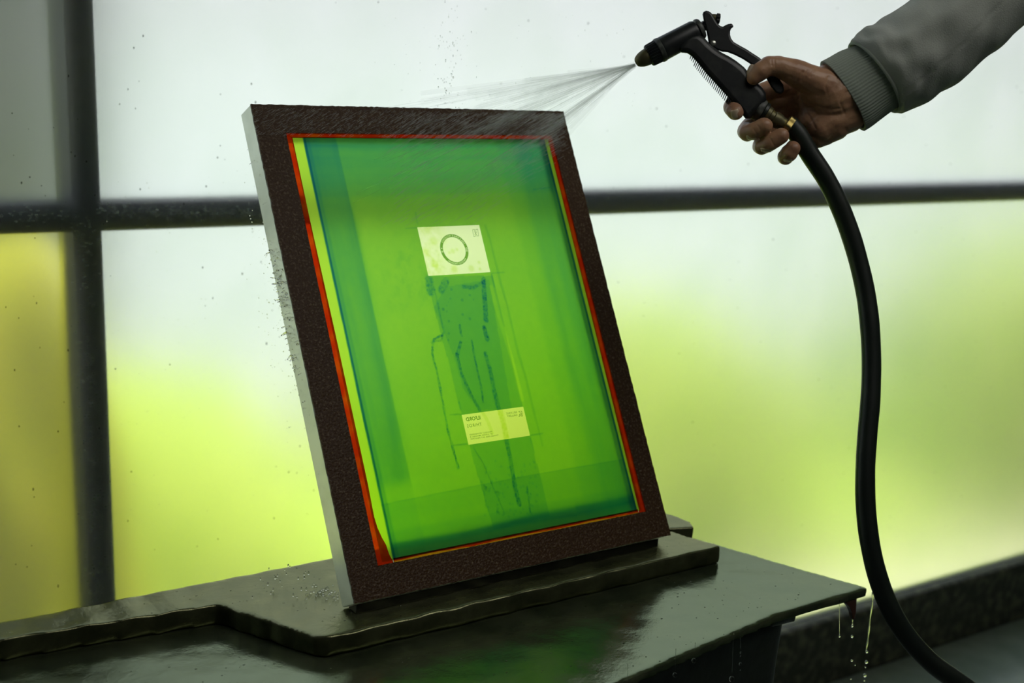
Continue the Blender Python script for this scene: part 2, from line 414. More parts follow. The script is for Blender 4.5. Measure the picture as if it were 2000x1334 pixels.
# ---------------------------------------------------------------- counter, slab, wedge, block
def rough_prism(name, pts, z0, z1, mat, parent, voxel, amp, scale, origin=None, seed=0):
    n = len(pts); v = [(p[0], p[1], z0) for p in pts] + [(p[0], p[1], z1) for p in pts]
    f = [list(range(n))[::-1], list(range(n, 2*n))] + [(i, (i+1) % n, n+(i+1) % n, n+i) for i in range(n)]
    bm = bmesh.new(); vs = [bm.verts.new(q) for q in v]; [bm.faces.new([vs[i] for i in ff]) for ff in f]
    c = np.mean(np.array(v), axis=0) if origin is None else np.array(origin); c = np.array([c[0], c[1], z0])
    o = bm_obj(name, bm, mat, parent, origin=c)
    m = o.modifiers.new('r', 'REMESH'); m.mode = 'VOXEL'; m.voxel_size = voxel; m.use_smooth_shade = True
    s = o.modifiers.new('s', 'SMOOTH'); s.iterations = 2; s.factor = .6
    apply_mods(o)
    me = o.data; P = np.empty(len(me.vertices)*3); me.vertices.foreach_get('co', P); P = P.reshape(-1, 3)
    q = np.random.default_rng(seed)
    D = np.zeros_like(P)
    for k in range(16):
        fr = q.normal(0, 1, 3); fr = fr/np.linalg.norm(fr)*scale*q.uniform(.4, 2.2)
        D += np.outer(np.sin(P@fr + q.uniform(0, 6.28)), q.normal(0, 1, 3))*amp/4*np.array([1, 1, .55])
    P = P + D
    me.vertices.foreach_set('co', P.reshape(-1)); me.polygons.foreach_set('use_smooth', [True]*len(me.polygons)); me.update()
    return o
ZS = OZ - .0165          # top of the slab
ZT = OZ - .0415           # top of the counter
p1 = onz(1700, 1148, ZT); p2 = onz(1520, 1201, ZT); p3 = onz(1220, 1330, ZT); p4 = onz(1415, 1066, ZT)
d = (p4-p1)/np.linalg.norm(p4-p1)
p5 = p1 + d*(.14-p1[1])/d[1]
counter = empty('wash_counter', (0, 0, 0))
tag(counter, 'wet black wash counter top with dripping rough front edge, under slab and screen', 'counter')
ctp = [(-1.0, p3[1]-.10), (p3[0]-.25, p3[1]-.055), (p3[0], p3[1]), (p2[0], p2[1]), (p1[0]-.006, p1[1]), (p1[0], p1[1]+.004), (p5[0], .14), (-1.0, .14)]
rough_prism('counter_top', ctp, ZT-.011, ZT, MT['wettop'], counter, .004, .0006, 90, seed=1)
# dark plinth below, its right side ends before the top does
b2 = onz(1519, 1230, ZT-.04)
rough_prism('plinth', [(-1.0, p3[1]-.02), (p3[0], p3[1]+.05), (b2[0], p2[1]+.018), (b2[0]-.02, .10), (-1.0, .10)], 0.0, ZT-.0105, MT['darkside'], counter, .009, .0016, 25, seed=2)
rough_prism('flange', [(b2[0]-.03, p2[1]+.012), (b2[0]+.012, p2[1]+.012), (b2[0]+.004, .08), (b2[0]-.03, .08)], ZT-.024, ZT-.0095, MT['darkside'], counter, .003, .001, 90, seed=3)
# red-brown flap hanging below the right edge
fz = ZT-.008
fy = p1[1]+.004
def onxz_y(px, py, y):
    return mark(px, py, y)
fp = [onxz_y(x, y, fy) for (x, y) in ((1647,1166),(1650,1178),(1657,1186),(1661,1196),(1663,1209),(1666,1209),(1669,1195),(1670,1178),(1671,1160))]
V = [(p[0], p[1]-.003, p[2]) for p in fp]+[(p[0], p[1]+.004, p[2]) for p in fp]; n = len(fp)
o = link_mesh('hanging_flap', V, [list(range(n)), list(range(n, 2*n))[::-1]]+[(i, n+i, n+(i+1) % n, (i+1) % n) for i in range(n)], MT['flap'], counter, origin=V[0]); bevel(o, .0012)
o['label'] = 'pointed red-brown flap hanging under the right edge'

c = {k: onz(*p, ZS) for k, p in dict(a=(-60,1220), b=(220,1165), c=(655,1080), fl=(0,1250), c1=(425,1180), c2=(618,1243), c3=(645,1245), fr=(1404,1068), f4=(1411,1066), g=(1398,1061), bk=(1325,1041)).items()}
slab_p = [(-1.0, .161), (-1.0, .118), (c['fl'][0], c['fl'][1]), (c['c1'][0], c['c1'][1]), (c['c2'][0], c['c2'][1]), (c['c3'][0], c['c3'][1]),
          (c['fr'][0], c['fr'][1]), (c['f4'][0], c['f4'][1]), (c['g'][0], c['g'][1]), (c['bk'][0], c['bk'][1]), (c['bk'][0]-.045, .161)]
slab = rough_prism('stone_slab', slab_p[::1], ZT+.0006, ZS, MT['slab'], None, .0034, .0008, 110, seed=4)
tag(slab, 'wet dark angular slab lying on the counter under the screen', 'slab')
q0, q1, q2, q3 = onz(1262, 1012, ZS+.001), onz(1352, 1021, ZS+.001), onz(1351, 1027, ZS+.001), onz(1312, 1024, ZS+.001)
k0 = [(.478, .058), (q2[0]-.002, q2[1]-.006), (q1[0]+.001, q1[1]+.004), (q1[0]-.014, .118), (.478, .118)]
o = rough_prism('stone_block', k0, ZT+.0006, ZS+.002, MT['slab'], None, .0025, .0009, 110, seed=5)
tag(o, 'small dark wet block behind the right end of the slab', 'block')
# wedge under the screen's front edge, dark for the shadowed gap there
def wedge():
    x0, x1 = .006, .456
    prof = [(.006, ZS+.0008), (.0235, ZS+.0008), (.0235, OZ-.0138), (.006, OZ-.0042)]
    V = [(x0, y, z) for y, z in prof]+[(x1, y, z) for y, z in prof]
    F = [(0,1,2,3), (7,6,5,4), (0,4,5,1), (1,5,6,2), (2,6,7,3), (3,7,4,0)]
    o = link_mesh('gap_wedge', V, F, MT['darkside'], None, origin=(.23, .014, ZS+.0008)); bevel(o, .0008)
    return tag(o, 'thin dark wet strip wedged in the shaded gap under the front edge of the screen', 'wedge')
wedge()

# ---------------------------------------------------------------- printing screen
scr = empty('printing_screen', (0, 0, OZ)); scr.rotation_euler = (ANG, 0, 0); LOCAL.add(scr.name)
tag(scr, 'silkscreen frame with green coated mesh leaning back on the wet slab', 'screen frame')
FW, FH, FT = .4712, .600, .032
ix0, ix1, iy0, iy1 = .038, .4402, .0362, .5632          # inner edge of the brown face
def frail(poly):
    bm = bmesh.new(); a = [bm.verts.new((x, y, -.0012)) for x, y in poly]; b = [bm.verts.new((x, y, -FT)) for x, y in poly]
    bm.faces.new(a); bm.faces.new(b[::-1]); n = len(poly)
    for i in range(n): bm.faces.new((a[i], b[i], b[(i+1) % n], a[(i+1) % n]))
    o = bm_obj('frame_rail', bm, MT['alu'], scr, origin=(*poly[0], 0)); bevel(o, .0016, 2); return o
g = .0002
frail([(0, 0), (ix0, iy0), (ix0, iy1), (0, FH)]); frail([(FW, 0), (FW, FH), (ix1, iy1), (ix1, iy0)])
frail([(g, 0), (FW-g, 0), (ix1-g, iy0), (ix0+g, iy0)]); frail([(g, FH), (ix0+g, iy1), (ix1-g, iy1), (FW-g, FH)])
# brown glued border on the face: one ring, slightly ragged at its outer edge
def ring_geo(outer, inner, z0, z1, nseg, jag_o, jag_i, seed):
    q = np.random.default_rng(seed)
    def walk(r, jag):
        x0, y0, x1, y1 = r; C = [(x0, y0), (x1, y0), (x1, y1), (x0, y1)]; P = []
        for i in range(4):
            a, b = np.array(C[i]), np.array(C[(i+1) % 4]); nrm = np.array([b[1]-a[1], a[0]-b[0]]); nrm = nrm/np.linalg.norm(nrm)
            for k in range(nseg):
                P.append(a+(b-a)*k/nseg + nrm*(q.uniform(-1, 0)*jag if k else -jag*.5))
        return P
    A, B = walk(outer, jag_o), walk(inner, jag_i); n = len(A)
    V = [(*p, z1) for p in A]+[(*p, z1) for p in B]+[(*p, z0) for p in A]+[(*p, z0) for p in B]; F = []
    for i in range(n):
        j = (i+1) % n
        F += [(i, j, n+j, n+i), (2*n+i, 3*n+i, 3*n+j, 2*n+j), (i, 2*n+i, 2*n+j, j), (n+i, n+j, 3*n+j, 3*n+i)]
    return V, F
V, F = ring_geo((-.0004, -.0002, FW+.0002, FH+.0002), (ix0, iy0, ix1, iy1), -.0022, .0004, 120, .0009, .0003, 3)
link_mesh('glued_border', V, F, MT['brown'], scr)['label'] = 'speckled dark brown border glued on the frame face'
# orange seal between border and mesh, wider in the lower left corner
mx0, mx1, my0, my1 = .0455, .4325, .0400, .5573
def strip(name, quadpts, mat, z=-.0006, t=.0012):
    V = [(x, y, z+t/2) for x, y in quadpts]+[(x, y, z-t/2) for x, y in quadpts]; n = len(quadpts)
    F = [list(range(n)), list(range(n, 2*n))[::-1]]+[(i, n+i, n+(i+1) % n, (i+1) % n) for i in range(n)]
    return link_mesh(name, V, F, mat, scr, origin=(*quadpts[0], 0))
# left strip with blob, right, top, bottom red, bottom yellow
LP = [f2(*p) for p in ((731,1010),(737,1030),(746,1050),(754,1064),(760,1082),(765,1092))]
strip('seal_strip', [(ix0, iy0), (.0585, iy0), (.0580, my0+.001)]+[(x, y) for x, y in LP[::-1]]+[(.0475, .13), (.0470, .3), (mx0, .45), (mx0, my1), (ix0, iy1)], MT['seal'])
strip('seal_strip', [(ix1, iy1), (mx1, my1), (mx1-.001, .3), (mx1-.0025, my0), (ix1-.012, iy0), (ix1, iy0)], MT['seal'])
strip('seal_strip', [(ix0, iy1), (mx0, my1), (mx1, my1), (ix1, iy1)], MT['seal'])
bb = []
q = np.random.default_rng(9); n = 40
up = [(.060+(.4275-.060)*k/n) for k in range(n+1)]
mid = [iy0+.0023-.0006*math.cos(k*.5)-.0008*min(1, k/12) + q.uniform(-.0002, .0002) for k in range(n+1)]
for k in range(n):
    pass
strip('seal_strip', [(x, m) for x, m in zip(up, mid)]+[(x, my0+.0012) for x in up[::-1]], MT['seal'])
strip('seal_strip', [(x, iy0) for x in up]+[(x, m) for x, m in zip(up[::-1], mid[::-1])], MT['sealy'])['label'] = 'yellow line of seal along the bottom'

# coated mesh: colour of the coating stored per vertex (thickness of the emulsion, drips and stipple)
def srgb(r, g_, b): return np.array([((v/255)/12.92 if v/255 <= .04045 else ((v/255+.055)/1.055)**2.4) for v in (r, g_, b)])
W1 = (.1921, .3735, .2861, .4378); W2 = (.1943, .1572, .2875, .1948)
def axis(lo, hi, step, cuts):
    a = list(np.linspace(lo, hi, int((hi-lo)/step)+1))
    for c_ in cuts:
        a = [v for v in a if abs(v-c_) > step*.45]+[c_]
    return np.array(sorted(a))
gu = axis(mx0-.0008, mx1+.0008, .00125, [W1[0], W1[2], W2[0], W2[2]]); gv = axis(my0-.0008, my1+.0008, .00125, [W1[1], W1[3], W2[1], W2[3]])
U, Vv = np.meshgrid(gu, gv)
def smooth(e0, e1, x):
    t = np.clip((x-e0)/(e1-e0), 0, 1); return t*t*(3-2*t)
def vnoise(U, V, s, seed, oct=4, su=1, sv=1):
    q = np.random.default_rng(seed); out = np.zeros_like(U); a = 1; tot = 0
    for o_ in range(oct):
        n_ = 64; G = q.uniform(-1, 1, (n_, n_)); x = U*s*su*(2**o_)+q.uniform(0, 50); y = V*s*sv*(2**o_)+q.uniform(0, 50)
        xi = np.floor(x).astype(int); yi = np.floor(y).astype(int); fx = x-xi; fy = y-yi; fx = fx*fx*(3-2*fx); fy = fy*fy*(3-2*fy)
        g00 = G[xi % n_, yi % n_]; g10 = G[(xi+1) % n_, yi % n_]; g01 = G[xi % n_, (yi+1) % n_]; g11 = G[(xi+1) % n_, (yi+1) % n_]
        out += a*((g00*(1-fx)+g10*fx)*(1-fy)+(g01*(1-fx)+g11*fx)*fy); tot += a; a *= .55
    return out/tot
def dist_poly(U, V, pts):
    D = np.full(U.shape, 9.)
    for (a, b) in zip(pts[:-1], pts[1:]):
        ax, ay = a; bx, by = b; dx, dy = bx-ax, by-ay; L2 = dx*dx+dy*dy+1e-12
        t = np.clip(((U-ax)*dx+(V-ay)*dy)/L2, 0, 1); D = np.minimum(D, np.hypot(U-ax-t*dx, V-ay-t*dy))
    return D
def in_poly(U, V, pts):
    r = np.zeros(U.shape, bool); n_ = len(pts); j = n_-1
    for i in range(n_):
        xi, yi = pts[i]; xj, yj = pts[j]
        c_ = ((yi > V) != (yj > V)) & (U < (xj-xi)*(V-yi)/(yj-yi+1e-12)+xi); r ^= c_; j = i
    return r.astype(float)
F2 = lambda L_: [f2(*p) for p in L_]
# optical thickness of coating: 0 bare mesh, 1 normal coat, more = darker and bluer
T = np.ones_like(U)
nz = vnoise(U, Vv, 12, 1); nf = vnoise(U, Vv, 160, 2, 3); nst = vnoise(U, Vv, 10, 4, 4, 7, .7)
nh = vnoise(U, Vv, 10, 5, 4, .5, 9)
T += .10*nz+.07*nf
edgeL, edgeR = .0600, .4258
bandL = smooth(.106+.002*nst, .1030, U); T += bandL*(.62+.30*nst)*smooth(.115, .135, Vv)
T += bandL*.12*(1-smooth(.115, .135, Vv))
bandR = smooth(.362, .385, U); T += bandR*(.55+.30*nst)
T += smooth(.340, .352, U)*(1-bandR)*.18
top = smooth(.445, .535, Vv); T += top*(.85+.3*nh)
T += smooth(.478, .484, Vv)*.18
# faint corner of an overlapping stroke at the upper left
T += .20*np.exp(-((U-.105)/.0035)**2)*smooth(.50, .46, Vv)*smooth(.30, .42, Vv)
T += .35*np.exp(-((U-.0985)/.010)**2)*smooth(.12, .2, Vv)*smooth(.50, .44, Vv)*(.6+.6*nst)
# bottom strokes
bl = F2([(750, 985), (1000, 935), (1180, 903)])
yb = np.interp(U, [bl[0][0], bl[1][0], bl[2][0]], [bl[0][1], bl[1][1], bl[2][1]])
bot = smooth(yb+.0004, yb-.0008, Vv); T += bot*(.30+.10*nh); T += .35*np.exp(-((Vv-yb)/.0007)**2)
T += .18*smooth(.074, .068, Vv)
yl = .0535+.004*np.sin(U*30)*.3 + np.where(U > .33, .002, 0)
T += 1.5*np.exp(-((Vv-yl)/(.0035+.003*smooth(.15, .35, U)))**2)*(.75+.5*nh)
T += .8*smooth(yl, yl-.004, Vv)
# dark inner outlines at both sides
T += 2.6*np.exp(-((U-edgeL-.0012)/.0016)**2); T += 2.4*np.exp(-((U-edgeR+.0010)/.0017)**2)
T += .5*np.exp(-((U-edgeL-.006)/.002)**2)+.5*np.exp(-((U-edgeR+.007)/.0022)**2)
T += 1.2*np.exp(-((Vv-.547)/.0025)**2)*(.3+.9*np.abs(nh))*.6
# central darker zone, washed edges
cz = F2([(832, 540), (962, 538), (1000, 700), (1040, 870), (1075, 1008), (965, 1035), (925, 900), (890, 760), (858, 640)])
T += .38*in_poly(U, Vv, cz)
cz2 = F2([(848, 600), (870, 560), (955, 545), (972, 640), (1000, 800), (935, 800), (905, 760), (888, 700)])
T += .28*in_poly(U, Vv, cz2)
T -= .22*smooth(.0, .012, -dist_poly(U, Vv, F2([(962, 545), (985, 640), (1030, 800)]))+.006+.012)*0
T -= .30*smooth(.0036, .0020, dist_poly(U, Vv, F2([(960, 560), (975, 620), (1000, 700), (1020, 780)])))
for pts, wd, am, st in (
    ([(948,440),(958,470),(975,540),(992,600),(1010,680),(1028,740),(1045,810),(1060,870)], .0022, .38, 0),
    ([(862,655),(846,664),(845,690),(855,730),(862,770),(875,840),(886,880),(896,914)], .0019, .9, 1),
    ([(866,652),(862,664),(843,668)], .002, .7, 1),
    ([(848,560),(860,615),(868,650)], .0016, .5, 1),
    ([(892,690),(902,730),(918,765),(937,800)], .0026, .9, 1),
    ([(900,668),(893,695)], .0030, .9, 1), ([(898,635),(902,655)], .0022, .7, 1),
    ([(945,545),(948,600),(950,625)], .0042, 1.0, 1), ([(946,640),(952,662)], .0042, 1.0, 1),
    ([(948,690),(957,720),(965,760),(975,800),(988,850),(998,900),(1006,950),(1015,985)], .0038, .9, 1),
    ([(922,665),(926,690),(932,720),(940,755),(944,785)], .0020, .7, 1),
    ([(1030,950),(1036,1000)], .0016, .5, 1),
    ([(925,875),(945,905),(965,955),(985,1000)], .0010, .6, 0),
    ([(838,545),(841,570)], .0075, .65, 1), ([(872,548),(862,566)], .0060, .6, 1), ([(905,560),(925,562),(945,550)], .0030, .7, 1)):
    D = dist_poly(U, Vv, F2(pts))+.0006*vnoise(U, Vv, 60, len(pts), 3)
    m_ = smooth(wd, wd*.55, D); T += .75*m_*am*((.35+1.7*np.abs(vnoise(U, Vv, 330, 7, 2))*2) if st else 1)
q = np.random.default_rng(21)
for (px, py, r) in [(903,586,3.4),(880,583,2.4),(866,604,3.4),(882,565,3),(918,576,2.8),(904,614,3),(918,622,3.2),(877,627,3),(873,597,1.6),(876,590,1.4),(877,651,2.6),(876,664,2.6),(925,585,2),(873,608,1.6)]:
    a = f2(px, py); D = np.hypot(U-a[0], Vv-a[1]); T += .6*smooth(r*.00075, r*.00040, D)
for k in range(90):
    a = f2(rng.uniform(940, 1050), rng.uniform(900, 1010)); D = np.hypot(U-a[0], Vv-a[1]); T += .30*smooth(.0022, .0012, D)
# thin scratched registration lines
for pts in ([(812,415),(816,440)], [(793,446),(815,445)], [(960,533),(985,531)], [(960,535),(966,560)], [(880,810),(902,809)], [(1036,850),(1060,846)], [(1036,855),(1044,884)], [(885,870),(914,867)], [(1075,366),(1042,370)], [(900,800),(897,785)]):
    T += .5*smooth(.0012, .0006, dist_poly(U, Vv, F2(pts)))
# mottled scrubbing at left of the window
T += .5*np.clip(vnoise(U, Vv, 130, 8, 3), 0, 1)*np.exp(-((U-.165)/.035)**2-((Vv-.375)/.05)**2)
# the uncoated margin outside the dark outlines
ma = 1-smooth(edgeL-.0012, edgeL+.0002, U+.0006*vnoise(U, Vv, 40, 11)); mb = smooth(edgeR-.0002, edgeR+.0012, U+.0006*vnoise(U, Vv, 40, 12))
T = np.clip(T, .15, 4.5)
T = T*(1-np.maximum(ma, mb)) + .42*np.maximum(ma, mb)
c_bare = srgb(236, 244, 130)
# transmission falls exponentially with thickness; red goes first, then green, blue stays low
K = np.array([1.15, .50, 1.15]); C0 = np.array([.74, .93, .16])
colr = C0*np.exp(-T[..., None]*K)
colr[..., 2] = .045+.035*np.clip(T-1.2, 0, 2)
keep = np.ones((len(gv)-1, len(gu)-1), bool)
cu = (gu[:-1]+gu[1:])/2; cv = (gv[:-1]+gv[1:])/2
for Wd in (W1, W2):
    keep &= ~(((cu > Wd[0]) & (cu < Wd[2]))[None, :] & ((cv > Wd[1]) & (cv < Wd[3]))[:, None])
nu = len(gu)
relief = -.0004 + .00012*(T-1)*0
V = np.stack([U, Vv, np.full_like(U, -.0004)], -1).reshape(-1, 3); V2 = V.copy(); V2[:, 2] = -.0011
ii, jj = np.nonzero(keep); a = ii*nu+jj
Fq = np.stack([a, a+1, a+nu+1, a+nu], 1)
nV = len(V); Fb = Fq[:, ::-1]+nV
MT['mesh'] = tint_glass('coated_mesh', attr='coating', rough=.30); MT['winmesh'] = tint_glass('open_mesh', attr='coating', rough=.18)
# side walls of outer boundary
side = []
def edge(i, j): side.append((i, i+nV, j+nV, j))
for j in range(nu-1): edge(j+1, j); b_ = (len(gv)-1)*nu; edge(b_+j, b_+j+1)
for i in range(len(gv)-1): edge(i*nu, (i+1)*nu); edge((i+1)*nu+nu-1, i*nu+nu-1)
mesh_o = link_mesh('coated_mesh', np.vstack([V, V2]), Fq.tolist()+Fb.tolist()+side, MT['mesh'], scr)
mesh_o['label'] = 'green emulsion coated mesh with drips'
ca = mesh_o.data.color_attributes.new('coating', 'FLOAT_COLOR', 'POINT')
cc = np.ones((nV*2, 4)); cc[:nV, :3] = np.sqrt(colr.reshape(-1, 3)); cc[nV:, :3] = cc[:nV, :3]
ca.data.foreach_set('color', cc.reshape(-1))
# the two unprinted windows
for Wd, lab, (tint) in ((W1, 'pale clear window with ring emblem', 0), (W2, 'pale clear window with mirrored lettering', 1)):
    a = np.linspace(Wd[0], Wd[2], 72); b = np.linspace(Wd[1], Wd[3], 50); A, B = np.meshgrid(a, b)
    m_ = np.clip(vnoise(A, B, 70, 31+tint, 4)*1.6, 0, 1)
    if not tint:
        k = m_*smooth(.245, .20, A)*.9+.5*np.clip(vnoise(A, B, 200, 6, 2), 0, 1)*smooth(.25, .2, A)
        for (px, py, r) in ((885,490,6),(878,493,4),(893,487,4),(936,512,4),(938,525,4),(921,524,8),(888,525,9),(850,515,9),(848,470,10)):
            s_ = f2(px, py); k += .55*smooth(r*.0008, r*.0003, np.hypot(A-s_[0], B-s_[1]))
    else:
        k = .9*smooth(.005, .003, dist_poly(A, B, F2([(977, 800), (985, 830), (990, 858)])))*(.5+np.abs(vnoise(A, B, 300, 6, 2))*2)
        k += .5*smooth(.003, .002, dist_poly(A, B, F2([(943, 805), (952, 820), (962, 845)])))
    k = np.clip(k, 0, 1)[..., None]
    base = np.array([.90, .98, .52]) if not tint else np.array([.90, .96, .42])
    cl = base*(1-k*np.array([.22, .10, .66]))
    P1 = np.stack([A, B, np.full_like(A, -.0004)], -1).reshape(-1, 3); P2 = P1.copy(); P2[:, 2] = -.0011; n_ = len(a)
    gi, gj = np.nonzero(np.ones((len(b)-1, n_-1))); s_ = gi*n_+gj; fq = np.stack([s_, s_+1, s_+n_+1, s_+n_], 1)
    o = link_mesh('clear_window', np.vstack([P1, P2]), fq.tolist()+(fq[:, ::-1]+len(P1)).tolist(), MT['winmesh'], scr)
    o['label'] = lab
    ca = o.data.color_attributes.new('coating', 'FLOAT_COLOR', 'POINT'); cc = np.ones((len(P1)*2, 4)); cc[:len(P1), :3] = np.sqrt(cl.reshape(-1, 3)); cc[len(P1):, :3] = cc[:len(P1), :3]
    ca.data.foreach_set('color', cc.reshape(-1))

# lettering, mirrored because the screen is seen from its printing side
def glyphs(s, spacing=1.0, bold=0.0):
    cu_ = bpy.data.curves.new('t', 'FONT'); cu_.body = s; cu_.size = 1; cu_.space_character = spacing; cu_.offset = bold
    cu_.resolution_u = 3
    ob = bpy.data.objects.new('t', cu_); COL.objects.link(ob)
    dg = bpy.context.evaluated_depsgraph_get(); me = bpy.data.meshes.new_from_object(ob.evaluated_get(dg))
    V_ = np.array([v.co[:] for v in me.vertices]); F_ = [list(p.vertices) for p in me.polygons]
    bpy.data.objects.remove(ob); bpy.data.meshes.remove(me)
    return V_, F_
def put_text(s, L, R, hgt, spacing=1.0, bold=0.0):
    """L, R: baseline pixel of the text's left and right end in the photograph; hgt: capital height in pixels"""
    V_, F_ = glyphs(s, spacing, bold)
    x0, x1 = V_[:, 0].min(), V_[:, 0].max(); y0 = 0; y1 = V_[:, 1].max()
    a, b = np.array(f2(*L)), np.array(f2(*R)); h = hgt*.00063
    t = (x1-V_[:, 0])/(x1-x0)                                     # mirrored
    P = np.outer(1-t, a)+np.outer(t, b); P[:, 1] = a[1]+(b[1]-a[1])*0.0+V_[:, 1]/y1*h
    Q = np.column_stack([a[0]+(b[0]-a[0])*t, P[:, 1], np.full(len(V_), -.0001)])
    return link_mesh('lettering', Q, F_, MT['ink'], scr)
put_text('ILFORD', (911, 822.7), (939.3, 820), 7.4, 1.0, .028)
put_text('THIRDS', (913, 835.2), (941.5, 831.7), 6.2, 1.25, .004)
put_text('PROUDLY SPONSORED', (917.5, 850.6), (961.5, 845), 2.7, 1.2, .012)
put_text('BY ILFORD IMAGING &', (918.5, 854.8), (962, 849.6), 2.7, 1.2, .012)
put_text('THIRDS FINE ART PRINTING', (919.7, 859), (974, 852.0), 2.7, 1.2, .012)
put_text('HILLVALE', (989.5, 809.5), (1010, 806.8), 3.9, 1.0, .004)
put_text('GALLERY', (991, 814.8), (1011, 812.3), 3.9, 1.0, .004)
def line_geo(segs, wd):
    V_ = []; F_ = []
    for a, b in segs:
        a = np.array(f2(*a)); b = np.array(f2(*b)); d_ = (b-a)/np.linalg.norm(b-a); n_ = np.array([-d_[1], d_[0]])*wd/2; a = a-d_*wd/2; b = b+d_*wd/2; k = len(V_)
        V_ += [(*(a-n_), -.0001), (*(b-n_), -.0001), (*(b+n_), -.0001), (*(a+n_), -.0001)]; F_.append((k, k+1, k+2, k+3))
    return V_, F_
def path(pts): return list(zip(pts[:-1], pts[1:]))
# outlined angular H emblem, big at the first window, small at the second
H1 = [(923,449),(926.5,448),(928.5,455),(930.5,454),(929,448.5),(933,447.5),(935,460.5),(931.5,461),(930,456.5),(927.5,457.5),(929,461),(925.5,462),(923,449)]
V_, F_ = line_geo(path(H1)+path([(927, 452), (929.5, 457)]), .0005); link_mesh('emblem', V_, F_, MT['ink'], scr)
H2 = [(1013,804),(1015,803.5),(1016,806.5),(1018.5,808.5),(1017.5,811),(1014.5,810)]
V_, F_ = line_geo(path(H2)+path([(1017.5,802.8),(1019,804),(1020.2,812.5),(1018.6,812.6)])+path([(1013.5,813),(1015.5,813),(1015,809)]), .0007); link_mesh('emblem', V_, F_, MT['ink'], scr)

# ring emblem with its lettering left open
RC = (.2390, .4060); RO, RI = .0208, .0168
def ring_emblem():
    def to_curve(s, spacing):
        cu_ = bpy.data.curves.new('t', 'FONT'); cu_.body = s; cu_.size = 1; cu_.space_character = spacing; cu_.offset = .004; cu_.resolution_u = 2
        ob = bpy.data.objects.new('t', cu_); COL.objects.link(ob)
        bpy.context.view_layer.objects.active = ob
        for o_ in bpy.context.view_layer.objects: o_.select_set(False)
        ob.select_set(True); bpy.ops.object.convert(target='CURVE')
        out = [[(np.array(p.handle_left[:2]), np.array(p.co[:2]), np.array(p.handle_right[:2])) for p in sp_.bezier_points] for sp_ in ob.data.splines]
        bpy.data.objects.remove(ob); return out
    cu_ = bpy.data.curves.new('ring_emblem', 'CURVE'); cu_.dimensions = '2D'; cu_.fill_mode = 'BOTH'; cu_.resolution_u = 6
    def circle(r):
        s_ = cu_.splines.new('BEZIER'); s_.bezier_points.add(7); s_.use_cyclic_u = True; k = 4/3*math.tan(math.pi/16)*r
        for i in range(8):
            a_ = 2*math.pi*i/8; c_ = np.array([math.cos(a_), math.sin(a_)])*r; t_ = np.array([-math.sin(a_), math.cos(a_)])*k; p = s_.bezier_points[i]
            p.co = (*c_, 0); p.handle_left = (*(c_-t_), 0); p.handle_right = (*(c_+t_), 0)
    circle(RO); circle(RI)
    def arc_text(s, mid_deg, half_deg, inward):
        """text centred on mid_deg (0 = right, 90 = top) before mirroring; inward: tops point to the centre"""
        sp_ = to_curve(s, 1.05); allp = np.array([q_ for s_ in sp_ for p in s_ for q_ in p]); x0, x1 = allp[:, 0].min(), allp[:, 0].max(); y1 = .73
        h = (RO-RI)*.60; base = RI+(RO-RI-h)/2
        def mapp(q_):
            t = (q_[0]-x0)/(x1-x0)*2-1; y = q_[1]/y1*h
            if inward: a_ = mid_deg+half_deg*t; r = RO-(RO-RI-h)/2-y
            else: a_ = mid_deg-half_deg*t; r = base+y
            a_ = math.radians(a_); return (-r*math.cos(a_), r*math.sin(a_), 0)      # minus: mirrored
        for s_ in sp_:
            n_ = cu_.splines.new('BEZIER'); n_.bezier_points.add(len(s_)-1); n_.use_cyclic_u = True
            for p, (l, c_, r_) in zip(n_.bezier_points, s_):
                p.co = mapp(c_); p.handle_left = mapp(l); p.handle_right = mapp(r_)
    arc_text('HILLVALE STUDIO', 95, 62, False); arc_text('PHOTO-THORNA', 268, 45, True)
    arc_text('20', 183, 9, False); arc_text('13', 0, 9, False)
    ob = bpy.data.objects.new('t', cu_); COL.objects.link(ob)
    dg = bpy.context.evaluated_depsgraph_get(); me = bpy.data.meshes.new_from_object(ob.evaluated_get(dg))
    V_ = np.array([v.co[:] for v in me.vertices])+np.array([RC[0], RC[1], -.0001]); F_ = [list(p.vertices) for p in me.polygons]
    bpy.data.objects.remove(ob)
    link_mesh('ring_emblem', V_, F_, MT['ink'], scr)
ring_emblem()

# ---------------------------------------------------------------- hose gun
HD = 1.50                                     # depth of the gun's middle plane
PX = HD/FPX                                   # metres per photograph pixel there
def hp(px, py, d=0):
    """pixel at the hand's plane, d millimetres nearer to the camera"""
    return un(px, py, HD) - FWD*d*.001 - ((RIGHT*((px-CX)/FPX)+DOWN*((py-CY)/FPX)))*d*.001
def hv(dx, dy, dd=0):                         # direction in the hand's plane
    return RIGHT*dx+DOWN*dy-FWD*dd
gun = empty('spray_gun', hp(1400, 120)); gun_loc = np.array(gun.location)
tag(gun, 'black garden hose gun with brass tip and comb-toothed grip, held and spraying water', 'hose gun')
def gprism(name, pts, d0, d1, mat, bev=.0015, parent=None, seg=3):
    A = [hp(x, y, d1) for x, y in pts]; B = [hp(x, y, d0) for x, y in pts]; n = len(pts)
    bm = bmesh.new(); a = [bm.verts.new(p) for p in A]; b = [bm.verts.new(p) for p in B]
    bm.faces.new(a); bm.faces.new(b[::-1])
    for i in range(n): bm.faces.new((a[i], b[i], b[(i+1) % n], a[(i+1) % n]))
    o = bm_obj(name, bm, mat, parent or gun, origin=A[0])
    if bev: bevel(o, bev, seg, 50)
    o.data.polygons.foreach_set('use_smooth', [True]*len(o.data.polygons))
    try: o.data.set_sharp_from_angle(angle=math.radians(60))
    except Exception: pass
    return o
ax = hv(-78, 41, 0); ax = ax/np.linalg.norm(ax)           # barrel axis towards the tip
